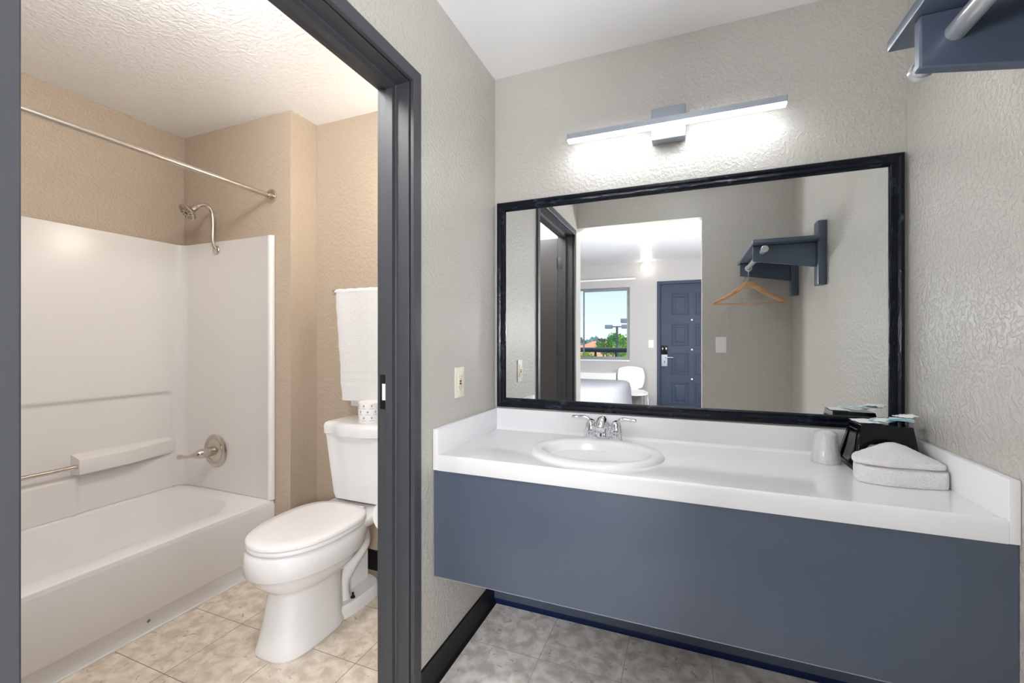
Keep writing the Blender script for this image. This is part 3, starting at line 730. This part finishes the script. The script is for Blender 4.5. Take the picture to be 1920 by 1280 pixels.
pts = [cpt(0, .17, .1), cpt(0, .83, .1), cpt(0, .80, .86), cpt(0, .20, .86)]
for i in range(4):
    a, c_ = pts[i], pts[(i + 1) % 4]; off = Vector((-.001, 0, 0)); tube(bm, [a + off, c_ + off], .0016, 6)
part('side_moulding', bm, 'blackplastic', cad)
def sachet(name, c, w, l, rot, mats, label, seed, z, amp=.0022, group=None):
    bm = B(); nx, ny_ = 14, 14; top = []; bot = []
    for i in range(nx + 1):
        ra = []; rb = []
        for j in range(ny_ + 1):
            u_, v_ = i / nx - .5, j / ny_ - .5; x_, y_ = u_ * w, v_ * l
            h_ = amp * (1 + noise.noise(Vector((u_ * 4 + seed, v_ * 4, seed)))) ; puff = .0028 * max(0, (1 - (2 * u_) ** 4)) * max(0, (1 - (2 * v_) ** 4))
            X_ = c[0] + x_ * math.cos(rot) - y_ * math.sin(rot); Y_ = c[1] + x_ * math.sin(rot) + y_ * math.cos(rot)
            ra.append(bm.verts.new((X_, Y_, z + h_ + puff + .0006))); rb.append(bm.verts.new((X_, Y_, z + h_ * .9)))
        top.append(ra); bot.append(rb)
    for i in range(nx):
        for j in range(ny_):
            mi_ = 1 if (len(mats) > 1 and (j < 3 or (9 < j < 12))) else 0
            bm.faces.new([top[i][j], top[i + 1][j], top[i + 1][j + 1], top[i][j + 1]]).material_index = mi_
            bm.faces.new([bot[i][j], bot[i][j + 1], bot[i + 1][j + 1], bot[i + 1][j]]).material_index = mi_
    for i in range(nx):
        bm.faces.new([top[i][0], bot[i][0], bot[i + 1][0], top[i + 1][0]]); bm.faces.new([top[i][ny_], top[i + 1][ny_], bot[i + 1][ny_], bot[i][ny_]])
    for j in range(ny_):
        bm.faces.new([top[0][j], top[0][j + 1], bot[0][j + 1], bot[0][j]]); bm.faces.new([top[nx][j], bot[nx][j], bot[nx][j + 1], top[nx][j + 1]])
    return single(name, bm, mats, label, 'sachet', 60, group=group)
sachet('sachet', (1.366, -.142), .062, .074, .1, ['film', 'film'], 'white toiletry sachet at the left end of the black caddy top', 1, .9585)
sachet('sachet', (1.412, -.140), .075, .060, .9, ['film', 'teal'], 'white and teal striped sachet in the middle of the black caddy top', 2, .9645)
sachet('sachet', (1.455, -.150), .060, .066, -.35, ['film', 'teal'], 'white and teal sachet leaning right of middle on the black caddy', 3, .9705)
sachet('sachet', (1.474, -.128), .042, .058, -.9, ['film', 'film'], 'crumpled white sachet overhanging the right end of the black caddy', 5, .9745, .006)

def lift(x_, y_): return .040 * math.exp(-((x_ - 1.40) / .07) ** 2) * sm(-.335, -.225, y_)
def folded_cloth(name, outline, z0, h, label, seed, layers=1, dome=0, full=False):
    """a soft folded cloth: outline on the counter (list of xy), rounded edges"""
    n_ = len(outline); cx_ = sum(p[0] for p in outline) / n_; cy_ = sum(p[1] for p in outline) / n_
    dense = []
    P_ = [Vector((p[0], p[1], 0)) for p in outline]
    for i in range(n_):
        a, b2, c_, d_ = P_[(i - 1) % n_], P_[i], P_[(i + 1) % n_], P_[(i + 2) % n_]
        for j in range(10):
            t_ = j / 10; q = .5 * ((2 * b2) + (c_ - a) * t_ + (2 * a - 5 * b2 + 4 * c_ - d_) * t_ * t_ + (3 * b2 - a - 3 * c_ + d_) * t_ ** 3); dense.append((q.x, q.y))
    rs = []
    prof = []
    for l in range(layers):
        a0 = h / layers * l
        for k in range(7):
            a = -PI / 2 + PI * k / 6; prof.append((1 - .018 * (1 - math.cos(a)) - (.0), a0 + h / layers * (.5 + .5 * math.sin(a))))
    for f in (.85, .6, .35, .12): prof.append((f, h + dome * (1 - f)))
    for f, hz in prof:
        rs.append([(cx_ + (p[0] - cx_) * f, cy_ + (p[1] - cy_) * f, z0 + hz + lift(cx_ + (p[0] - cx_) * f, cy_ + (p[1] - cy_) * f) * (1 if full else hz / h) + ((.0035 * noise.noise(Vector((p[0] * 22, p[1] * 22, seed + f * 2))) + .0022 * noise.noise(Vector((p[0] * 70, p[1] * 50, seed * 3 + f * 9)))) * (1 if not full or hz > .008 else .2) if hz > .004 else 0)) for p in dense])
    bm = B(); rings(bm, rs)
    return single(name, bm, 'terry', label, 'towel', 'all')
folded_cloth('hand_towel', [(1.300, -.325), (1.36, -.345), (1.44, -.338), (1.492, -.325), (1.498, -.29), (1.485, -.25), (1.42, -.233), (1.34, -.233), (1.302, -.255), (1.294, -.29)], CZ + .0008, .044, 'thick folded white hand towel under the washcloth on the counter', 3, 1)
folded_cloth('washcloth', [(1.296, -.305), (1.35, -.326), (1.42, -.326), (1.488, -.316), (1.494, -.285), (1.478, -.248), (1.42, -.236), (1.35, -.236), (1.302, -.255), (1.290, -.28)], CZ + .0495, .014, 'white washcloth lying folded on top of the hand towel', 8, 1, .008, True)

# ---- clothes shelf on the right wall
shf = thing('clothes_shelf', 'slate wooden closet shelf with a silver rod on the right wall', 'shelf', (1.525, -1.25, 1.52))
XW = WX - .0005
bm = B(); box(bm, 1.174, XW - .041, -1.625, -.858, 1.750, 1.770, .0015); part('shelf_board', bm, 'shelf', shf)
for ya, yb in ((-.955, -.934), (-1.565, -1.544)):
    bm = B(); prism(bm, [(1.183, 1.664), (1.183, 1.7495), (XW - .040, 1.7495), (XW - .040, 1.615)], 'y', ya, yb); o = part('side_panel', bm, 'shelf', shf, 20); bevel_mod(o, .003, 2)
for ya, yb in ((-.985, -.905), (-1.595, -1.515)):
    bm = B(); box(bm, XW - .040, XW, ya, yb, 1.515, 1.858, .004); part('wall_cleat', bm, 'shelf', shf)
bm = B(); tube(bm, [(1.228, -.846, 1.712), (1.228, -1.625, 1.712)], .0145, 22); rd = part('hanging_rod', bm, 'rodsteel', shf)
for ya in (-.852, -1.630):
    bm = B(); lathe(bm, [(.0175, 0), (.0185, .002), (.0185, .012), (.0165, .014)], (1.228, ya, 1.712), 'y', 24); part('end_cap', bm, 'rodsteel', rd)
hg = thing('coat_hanger', 'wooden coat hanger on the shelf rod, seen in the mirror', 'hanger', (1.228, -1.49, 1.46))
HY = -1.49
bm = B(); lathe(bm, [(.0165, -.0035), (.022, -.0035), (.022, .0035), (.0165, .0035), (.0165, -.0035)], (1.228, HY, 1.708), 'y', 28, cap=False); part('ring', bm, 'white', hg)
bm = B(); tube(bm, [(1.228, HY, 1.689), (1.228, HY, 1.615)], .0028, 10); lathe(bm, [(.006, 0), (.006, .008)], (1.228, HY, 1.678), 'z', 12); part('stem', bm, 'chrome', hg)
bm = B()
arcx = [-.222, -.19, -.15, -.10, -.06, -.03, 0, .03, .06, .10, .15, .19, .222]
topz = [1.482, 1.502, 1.521, 1.553, 1.586, 1.613, 1.622, 1.613, 1.586, 1.553, 1.521, 1.502, 1.482]
botz = [1.462, 1.478, 1.495, 1.522, 1.549, 1.571, 1.580, 1.571, 1.549, 1.522, 1.495, 1.478, 1.462]
rs = []
for x_, t_, b2 in zip(arcx, topz, botz): rs.append([(1.228 + x_, HY - .007, b2 + .003), (1.228 + x_, HY - .004, b2), (1.228 + x_, HY + .004, b2), (1.228 + x_, HY + .007, b2 + .003), (1.228 + x_, HY + .007, t_ - .003), (1.228 + x_, HY + .004, t_), (1.228 + x_, HY - .004, t_), (1.228 + x_, HY - .007, t_ - .003)])
rings(bm, rs); part('shoulder', bm, 'wood', hg, 50)
bm = B(); tube(bm, [(1.228 - .212, HY, 1.468), (1.228 + .212, HY, 1.468)], .0045, 12); part('trouser_bar', bm, 'wood', hg)

# ================================================================== BEDROOM (seen in the mirror)
BY = -5.24; BX0, BX1 = -2.7, 1.62
wx0, wx1, wz0, wz1 = -1.75, .013, .899, 2.061
bm = B()
dx0, dx1, dz1 = .424, 1.42, 2.125
box(bm, BX0 - .1, wx0, BY - .14, BY, 0, H); box(bm, wx0, wx1, BY - .14, BY, 0, wz0); box(bm, wx0, wx1, BY - .14, BY, wz1, H)
box(bm, wx1, dx0, BY - .14, BY, 0, H); box(bm, dx0, dx1, BY - .14, BY, dz1, H); box(bm, dx1, BX1 + .1, BY - .14, BY, 0, H)
struct('wall_bedroom_back', bm, 'bedwall')
struct('wall_bedroom_left', box(B(), BX0 - .1, BX0, BY + .0005, -1.8, 0, H), 'bedwall')
struct('wall_bedroom_right', box(B(), WX + TH, WX + TH + .1, BY + .0005, -1.8, 0, H), 'bedwall')
struct('wall_bedroom_front', box(B(), BX0, -.0005, -1.8125, -1.8005, 0, H), 'bedwall')
bm = B(); box(bm, BX0, WX + TH, BY, YO - TH - .0005, H + .0003, H + .1); struct('ceiling_bedroom', bm, 'bedceiling')
bm = B(); box(bm, BX0, WX + TH, BY - .14, YO - TH, -.1, -.0002); struct('floor_bedroom', bm, 'carpet')
# window
w1 = thing('window_1', 'sliding bedroom window with a grey frame, seen in the mirror', 'window', ((wx0 + wx1) / 2, BY, wz0), kind='structure')
def winframe(x0, x1, z0, z1, y, t_=.028, d_=.03):
    bm = B(); box(bm, x0, x1, y - d_, y, z0, z0 + t_); box(bm, x0, x1, y - d_, y, z1 - t_, z1)
    box(bm, x0, x0 + t_, y - d_, y, z0 + t_, z1 - t_); box(bm, x1 - t_, x1, y - d_, y, z0 + t_, z1 - t_); return bm
part('window_frame', winframe(wx0, wx1, wz0, wz1, BY - .05), 'winframe', w1, False)
part('sash', winframe(-.745, wx1 - .028, wz0 + .028, wz1 - .028, BY - .055, .022, .02), 'winframe', w1, False)
bm = B(); box(bm, wx0, wx1, BY - .049, BY + .02, wz0 - .018, wz0 + .001, .002); part('window_sill', bm, 'white', w1)
bm = B(); box(bm, wx0 + .028, wx1 - .028, BY - .068, BY - .064, wz0 + .028, wz1 - .028); part('window_pane', bm, 'pane', w1, False)
cr = thing('window_curtain_rod', 'slim white curtain track above the bedroom window, seen in the mirror', 'curtain rod', (-.9, BY, 2.18))
bm = B(); box(bm, -2.0, .105, BY + .03, BY + .055, 2.170, 2.198, .003); part('track', bm, 'white', cr)
for x_ in (-1.9, .07): bm = B(); box(bm, x_ - .01, x_ + .01, BY + .0005, BY + .03, 2.175, 2.193); part('bracket', bm, 'white', cr)
# entry door
d2 = thing('door_2', 'slate blue panelled entry door, seen in the mirror', 'door', (.92, BY, 0), kind='structure')
bm = B(); prof = [(0, .012), (.045, .012), (.045, -.05), (.055, -.05), (.055, -.10), (0, -.10)]
def dc(cn, d_, h_): return {0: (dx0 + d_, BY + h_, 0), 1: (dx0 + d_, BY + h_, dz1 - d_), 2: (dx1 - d_, BY + h_, dz1 - d_), 3: (dx1 - d_, BY + h_, 0)}[cn]
rings(bm, [[dc(c_, d_, h_) for d_, h_ in prof] for c_ in range(4)]); part('door_frame', bm, 'slatedoor', d2, 20)
bm = B(); box(bm, dx0 + .05, dx1 - .05, BY - .09, BY - .045, .01, dz1 - .05); dl = part('door_leaf', bm, 'slatedoor', d2, False)
for zt in (1.933, 1.470, 1.022, .570):
    for xa in (.634, .965):
        xb = xa + .247; za = zt - .335; yy = BY - .045
        bm = B(); lv = [(0, .0005), (.004, .006), (.018, .006), (.026, -.0015), (.040, -.0015), (.060, .005), (.062, .0055)]
        rings(bm, [[(xa + d_, yy + h_, za + d_), (xb - d_, yy + h_, za + d_), (xb - d_, yy + h_, zt - d_), (xa + d_, yy + h_, zt - d_)] for d_, h_ in lv], cap0=False)
        part('door_panel', bm, 'slatedoor', dl, 15)
for z in (1.526, 1.074, .626, .178):
    bm = B(); lathe(bm, [(.014, 0), (.013, .006), (.001, .009)], (.925, BY - .0452, z), 'y', 16); part('stud', bm, 'bolts', dl)
bm = B(); box(bm, .488, .575, BY - .0445, BY - .012, 1.0, 1.135, .006); part('door_lock', bm, 'blackplastic', dl)
bm = B(); box(bm, .488, .575, BY - .0445, BY - .015, .815, .992, .004); box(bm, .528, .540, BY - .0148, BY - .0135, .865, .90, mi=1)
part('lock_plate', bm, ['steel', 'slot'], dl)
bm = B(); tube(bm, [(.545, BY - .015, .952), (.545, BY + .03, .952), (.66, BY + .03, .952)], .009, 12); part('door_handle', bm, 'chrome', dl)
plate('light_switch', (.336, BY, 1.16), (0, 1, 0), .078, .12, 'white rocker light switch beside the entry door, seen in the mirror', 'light switch', 'white', 'rocker')
# globe lamp, and an unseen ceiling dome added as fill for the vanity
gl = thing('wall_lamp', 'round white globe lamp glowing above the entry door, seen in the mirror', 'lamp', (.272, BY, 2.33))
bm = B(); lathe(bm, [(.05, .0005), (.05, .02), (.045, .03)], (.272, BY, 2.335), 'y', 24); part('wall_plate', bm, 'white', gl)
bm = B(); bmesh.ops.create_uvsphere(bm, u_segments=28, v_segments=16, radius=.082); bmesh.ops.translate(bm, verts=bm.verts, vec=(.272, BY + .105, 2.335))
part('globe', bm, emitter('warm globe', (1, .93, .84), GLOBE_POWER), gl, 'all')
CLX, CLY = .45, -2.58
cl = thing('ceiling_fill', 'unseen fill dome added on the bedroom ceiling near the vanity opening', 'lamp', (CLX, CLY, H))
bm = B(); lathe(bm, [(.17, 0), (.17, -.02), (.16, -.025)], (CLX, CLY, H), 'z', 32); part('rim', bm, 'steel', cl)
bm = B(); lathe(bm, [(.158, -.022), (.15, -.05), (.10, -.075), (.001, -.085)], (CLX, CLY, H), 'z', 32); part('glass_shade', bm, emitter('ceiling fill glow', (1, .95, .89), BED_FILL_POWER), cl, 'all')
for lx_, ly_, side, pw in ((-.37, -2.40, 'left', .72), (1.165, -2.72, 'right', 1.12)):  # unseen fill lights, added to shine through the vanity opening
    fl = thing('standing_fill', 'unseen fill light in a drum shade added in the bedroom, %s of the vanity opening' % side, 'lamp', (lx_, ly_, 0))
    bm = B(); lathe(bm, [(.14, 0), (.14, .015), (.02, .03), (.012, .04), (.012, 1.32)], (lx_, ly_, 0), 'z', 28); part('stand', bm, 'steel', fl)
    bm = B(); lathe(bm, [(.17, 1.15), (.15, 1.55)], (lx_, ly_, 0), 'z', 36, cap=True); part('fill_shade', bm, emitter('drum fill glow', (.98, .98, 1), STANDING_FILL_POWER * pw), fl, 40)
# heater/air unit under the window
pt = thing('air_conditioner', 'white wall air conditioner under the bedroom window, seen in the mirror', 'air conditioner', (-.75, -5.1, .28))
bm = B(); prism(bm, [(BY + .001, .28), (-4.99, .28), (-4.985, .60), (-5.03, .70), (BY + .001, .712)], 'x', -1.33, -.215); part('cabinet', bm, 'white', pt, 20)
bm = B(); prism(bm, [(BY + .001, .278), (-4.985, .278), (-4.98, .602), (-5.03, .704), (BY + .001, .716)], 'x', -.2145, -.165); part('end_cap', bm, 'white', pt, 20)
bm = B()
for i in range(9): box(bm, -1.25, -.30, -4.990 - 0, -4.984, .34 + i * .025, .35 + i * .025)
part('louvre', bm, 'steel', pt, False)
# bed
bed = thing('bed', 'bed with a smooth white sheet, seen in the mirror', 'bed', (-1.0, -3.7, 0))
bm = B(); nx, ny_ = 70, 50; V = []
bx0, bx1, by0, by1, bz = -2.3, .02, -4.42, -2.95, .655
for i in range(nx + 1):
    row = []
    for j in range(ny_ + 1):
        u_ = -.28 + (bx1 - bx0 + .56) * i / nx; v_ = -.28 + (by1 - by0 + .56) * j / ny_
        X_ = bx0 + u_; Y_ = by0 + v_
        ex = max(0, X_ - bx1, bx0 - X_); ey = max(0, Y_ - by1, by0 - Y_)
        out = max(ex, ey); k_ = min(out, .10)
        cx_ = min(max(X_, bx0), bx1) + math.copysign(min(ex, .09) + .12 * max(0, ex - .09), X_ - (bx0 + bx1) / 2) * (1 if ex > 0 else 0)
        cy_ = min(max(Y_, by0), by1) + math.copysign(min(ey, .09) + .12 * max(0, ey - .09), Y_ - (by0 + by1) / 2) * (1 if ey > 0 else 0)
        drop = (out / .09) ** 2 * .045 if out < .09 else .045 + (out - .09) * 2.6
        wob = .012 * math.sin((X_ if ey > ex else Y_) * 22) * sm(.08, .25, out)
        row.append(bm.verts.new((cx_ + (wob if ex >= ey else 0), cy_ + (wob if ey > ex else 0), bz - drop + .004 * noise.noise(Vector((X_ * 3, Y_ * 3, 2))))))
    V.append(row)
for i in range(nx):
    for j in range(ny_): bm.faces.new([V[i][j], V[i + 1][j], V[i + 1][j + 1], V[i][j + 1]])
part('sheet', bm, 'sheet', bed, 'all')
bm = B(); box(bm, bx0 + .03, bx1 - .01, by0 + .02, by1 - .02, .33, .63, .05, 4); part('mattress', bm, 'sheet', bed, 40)
bm = B(); box(bm, bx0 + .06, bx1 - .06, by0 + .06, by1 - .06, .0, .325, .01); part('bed_base', bm, 'slate', bed)
# chair
ch = thing('side_chair', 'white rounded shell chair with chrome legs, seen in the mirror', 'chair', (.10, -4.86, 0))
def shell(bm, fn, nu=20, nv=16, th=.010):
    A = [[fn(i / nu, j / nv) for j in range(nv + 1)] for i in range(nu + 1)]
    def nrm(i, j):
        a = A[min(i + 1, nu)][j] - A[max(i - 1, 0)][j]; b2 = A[i][min(j + 1, nv)] - A[i][max(j - 1, 0)]; return a.cross(b2).normalized()
    T = [[bm.verts.new(A[i][j]) for j in range(nv + 1)] for i in range(nu + 1)]; Bv = [[bm.verts.new(A[i][j] - nrm(i, j) * th) for j in range(nv + 1)] for i in range(nu + 1)]
    for i in range(nu):
        for j in range(nv):
            bm.faces.new([T[i][j], T[i + 1][j], T[i + 1][j + 1], T[i][j + 1]]); bm.faces.new([Bv[i][j], Bv[i][j + 1], Bv[i + 1][j + 1], Bv[i + 1][j]])
    for i in range(nu):
        bm.faces.new([T[i][0], Bv[i][0], Bv[i + 1][0], T[i + 1][0]]); bm.faces.new([T[i][nv], T[i + 1][nv], Bv[i + 1][nv], Bv[i][nv]])
    for j in range(nv):
        bm.faces.new([T[0][j], T[0][j + 1], Bv[0][j + 1], Bv[0][j]]); bm.faces.new([T[nu][j], Bv[nu][j], Bv[nu][j + 1], T[nu][j + 1]])
rot = math.radians(-14)                                  # the chair faces the vanity, turned a little
def cw(x_, y_, z_):
    return Vector((.10 + x_ * math.cos(rot) - y_ * math.sin(rot), -4.86 + x_ * math.sin(rot) + y_ * math.cos(rot), z_))
def sq(u_, v_):                                            # square to rounded square
    a, b2 = 2 * u_ - 1, 2 * v_ - 1; p_ = .62
    return a * math.sqrt(1 - p_ * b2 * b2 / 2), b2 * math.sqrt(1 - p_ * a * a / 2)
def f_back(u_, v_):
    a, b2 = sq(u_, v_); w_ = .205 + .0 * b2; return cw(a * w_ * (1.0 + .06 * b2), -.20 - .055 * (b2 + 1) * .5 + .045 * a * a, .635 + .175 * b2)
def f_seat(u_, v_):
    a, b2 = sq(u_, v_); return cw(a * .215, .02 + b2 * .20, .448 - .012 * (1 - a * a) + .02 * sm(.3, 1, -b2) - .015 * sm(.5, 1, b2))
def f_neck(u_, v_):
    a = 2 * u_ - 1; t_ = v_; ang = t_ * PI / 2
    return cw(a * (.12 - .03 * math.sin(t_ * PI)), -.14 - .065 * math.sin(ang), .455 + .075 * (1 - math.cos(ang)))
bm = B(); shell(bm, f_back); shell(bm, f_neck, 8, 8); part('backrest', bm, 'white', ch, 50)
bm = B(); shell(bm, f_seat); part('seat', bm, 'white', ch, 50)
for sx, sy in ((-1, 1), (1, 1), (-1, -1), (1, -1)):
    bm = B(); tube(bm, [cw(sx * .14, sy * .13, .436), cw(sx * .19, sy * .17, .42), cw(sx * .205, sy * .20, .001)], .009, 12); part('leg', bm, 'chrome', ch)

# ================================================================== OUTSIDE (through the bedroom window)
OUTZ = -3.2
struct('ground', box(B(), -80, 60, -220, -5.45, OUTZ - .2, OUTZ), noise_col(principled('asphalt and lawn', (.25, .25, .22), .9), (.62, .62, .62), (.50, .56, .40), .15))
struct('balcony_slab', box(B(), -4, 3, -6.62, -5.385, -.2, -.03), principled('concrete walkway', (.45, .44, .42), .8))
rl = thing('balcony_railing', 'dark grey balcony railing beyond the bedroom window, seen in the mirror', 'railing', (-.6, -6.55, -.03))
rm = principled('dark grey railing paint', (.10, .12, .14), .5); M['rail'] = rm
bm = B(); box(bm, -4, 3, -6.585, -6.515, .985, 1.075, .004); part('top_rail', bm, 'rail', rl)
bm = B(); box(bm, -4, 3, -6.575, -6.525, .06, .11); part('bottom_rail', bm, 'rail', rl)
for i in range(18):
    x_ = -3.9 + i * .39
    bm = B(); box(bm, x_ - .02, x_ + .02, -6.57, -6.53, -.03, .985); part('post', bm, 'rail', rl)
def tree(name, x_, y_, ht, rad, label, seed, c1, c2, group=None, sparse=.0):
    t_ = thing(name, label, 'tree', (x_, y_, OUTZ), group)
    rnd = random.Random(seed)
    bm = B(); top = OUTZ + ht
    tube(bm, spline([(x_, y_, OUTZ), (x_ + rad * .05, y_, OUTZ + ht * .35), (x_ - rad * .05, y_, OUTZ + ht * .7)], 4), [.16, .15, .14, .13, .12, .11, .1, .08, .06][:9], 10)
    for q in range(4):
        a = rnd.random() * 6.3; tube(bm, [(x_, y_, OUTZ + ht * (.4 + .08 * q)), (x_ + rad * .5 * math.cos(a), y_ + rad * .5 * math.sin(a), OUTZ + ht * (.6 + .08 * q))], [.06, .03], 6)
    part('trunk', bm, principled('bark', (.12, .085, .06), .9), t_)
    bm = B(); nl = 1500
    clumps = [(Vector((rnd.gauss(0, .45), rnd.gauss(0, .45), rnd.uniform(-.55, .9))), rnd.uniform(.28, .5)) for _ in range(16)]
    for _ in range(nl):
        c_, cr_ = rnd.choice(clumps); d_ = Vector((rnd.gauss(0, 1), rnd.gauss(0, 1), rnd.gauss(0, 1))).normalized() * cr_ * rnd.random() ** .4
        p = c_ + d_; P3 = Vector((x_ + p.x * rad, y_ + p.y * rad, top - rad * 1.0 + p.z * rad)); s_ = rnd.uniform(.10, .2) * rad * .55
        a = Vector((rnd.gauss(0, 1), rnd.gauss(0, 1), rnd.gauss(0, 1))).normalized(); b2 = a.orthogonal().normalized()
        ngon(bm, [P3 - a * s_, P3 + b2 * s_ * .6, P3 + a * s_, P3 - b2 * s_ * .6])
    part('foliage', bm, noise_col(principled('leaves', c1, .7), c1, c2, .9, lo=.3, hi=.7), t_, False)
def out(px, yv):   # x of the sight line through the mirror for a photo column, at world depth y
    f_, yaw = 812.65, math.radians(21.761); a = (px - 960) / f_
    dx_ = -math.sin(yaw) + a * math.cos(yaw); dy_ = math.cos(yaw) + a * math.sin(yaw)
    return .8278 + dx_ / dy_ * (-yv + 1.8565)
G1, G2, G3 = (.16, .36, .06), (.42, .60, .12), (.08, .22, .10)
tree('pine_tree', out(1142, -27), -27, 4.7, .75, 'airy green pine left of the lamp post outside the window', 11, G3, G1)
tree('pine_tree', out(1173, -30), -30, 4.9, 1.5, 'bright green pine right of the lamp post outside the window', 12, G1, G2)
tree('leafy_tree', out(1090, -24), -24, 3.7, .8, 'yellow green tree at the left edge of the window view', 13, (.16, .30, .03), (.42, .52, .06))
tree('leafy_tree', out(1108, -34), -34, 3.1, .7, 'low round green tree behind the balcony railing', 14, (.14, .26, .03), (.36, .46, .08))
tree('conifer_tree', out(1132, -38), -38, 4.5, .6, 'small dark conifer in front of the tiled roofs', 15, G3, (.07, .16, .06))
def house(x_, y_, w_, d_, hw_, hr_, label):
    t_ = thing('house', label, 'house', (x_, y_, OUTZ))
    bm = B(); box(bm, x_ - w_ / 2, x_ + w_ / 2, y_ - d_ / 2, y_ + d_ / 2, OUTZ, OUTZ + hw_); part('wall', bm, principled('cream stucco', (.74, .70, .64), .9), t_, False)
    bm = B(); z0 = OUTZ + hw_; o_ = .5
    rings(bm, [[(x_ - w_ / 2 - o_, y_ - d_ / 2 - o_, z0), (x_ + w_ / 2 + o_, y_ - d_ / 2 - o_, z0), (x_ + w_ / 2 + o_, y_ + d_ / 2 + o_, z0), (x_ - w_ / 2 - o_, y_ + d_ / 2 + o_, z0)],
               [(x_ - w_ / 2 + 2, y_ - .05, z0 + hr_), (x_ + w_ / 2 - 2, y_ - .05, z0 + hr_), (x_ + w_ / 2 - 2, y_ + .05, z0 + hr_), (x_ - w_ / 2 + 2, y_ + .05, z0 + hr_)]])
    part('roof', bm, add_bump(principled('terracotta tile', (.62, .27, .16), .8), 3, .6, .1), t_, False)
    for q in (-.3, 0, .3):
        bm = B(); box(bm, x_ + w_ * q - .6, x_ + w_ * q + .6, y_ + d_ / 2 - .02, y_ + d_ / 2 + .03, OUTZ + 1.0, OUTZ + 2.1); part('window', bm, 'slot', t_, False)
house(out(1118, -48), -48, 9, 7, 2.6, 1.2, 'pale house with a terracotta roof in the middle of the window view')
house(out(1165, -62), -62, 12, 8, 2.9, 1.35, 'far pale house with a terracotta roof behind the pines')
tl = [(out(1070 + i * 16, -150), -150) for i in range(9)]
bm = B()
rnd = random.Random(5)
for i in range(700):
    px = 1060 + 140 * rnd.random(); y_ = -150 + rnd.uniform(-6, 6); x_ = out(px, y_); z_ = OUTZ + rnd.uniform(0, 1) ** .7 * (4.3 + .7 * math.sin(px * .21))
    a = Vector((rnd.gauss(0, 1), rnd.gauss(0, .4), rnd.gauss(0, 1))).normalized(); b2 = a.orthogonal().normalized(); s_ = rnd.uniform(.6, 1.3); P3 = Vector((x_, y_, z_))
    ngon(bm, [P3 - a * s_, P3 + b2 * s_, P3 + a * s_, P3 - b2 * s_])
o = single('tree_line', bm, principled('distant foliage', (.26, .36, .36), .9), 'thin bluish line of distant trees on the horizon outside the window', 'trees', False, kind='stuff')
lp = thing('street_lamp', 'black double-headed parking lot lamp post outside the window', 'street lamp', (out(1157, -23), -23, OUTZ))
lx = out(1157, -23); lz = 1.2212 + (637 - 614) / 812.65 * 26.5
M['pole'] = principled('dark bronze pole', (.05, .055, .07), .6)
bm = B(); tube(bm, [(lx, -23, OUTZ), (lx, -23, lz)], [.07, .06], 12); part('pole', bm, 'pole', lp)
bm = B(); box(bm, lx - .30, lx + .30, -23.04, -22.96, lz - .04, lz + .02); part('crossarm', bm, 'pole', lp)
for s in (-1, 1):
    bm = B(); box(bm, lx + s * .46 - .19, lx + s * .46 + .19, -23.2, -22.8, lz - .12, lz + .10, .02); part('lamp_head', bm, principled('grey lamp head', (.16, .17, .22), .5), lp)
lp = thing('street_lamp', 'nearer lamp post with a large grey head at the right edge of the window', 'street lamp', (out(1178, -19), -19, OUTZ))
lx = out(1178, -19); lz = 1.2212 + (637 - 604) / 812.65 * 22
bm = B(); tube(bm, [(lx, -19, OUTZ), (lx, -19, lz)], [.07, .06], 12); part('pole', bm, 'pole', lp)
bm = B(); box(bm, lx - .33, lx + .12, -19.2, -18.8, lz - .10, lz + .10, .02); part('lamp_head', bm, principled('grey lamp head', (.16, .17, .22), .5), lp)
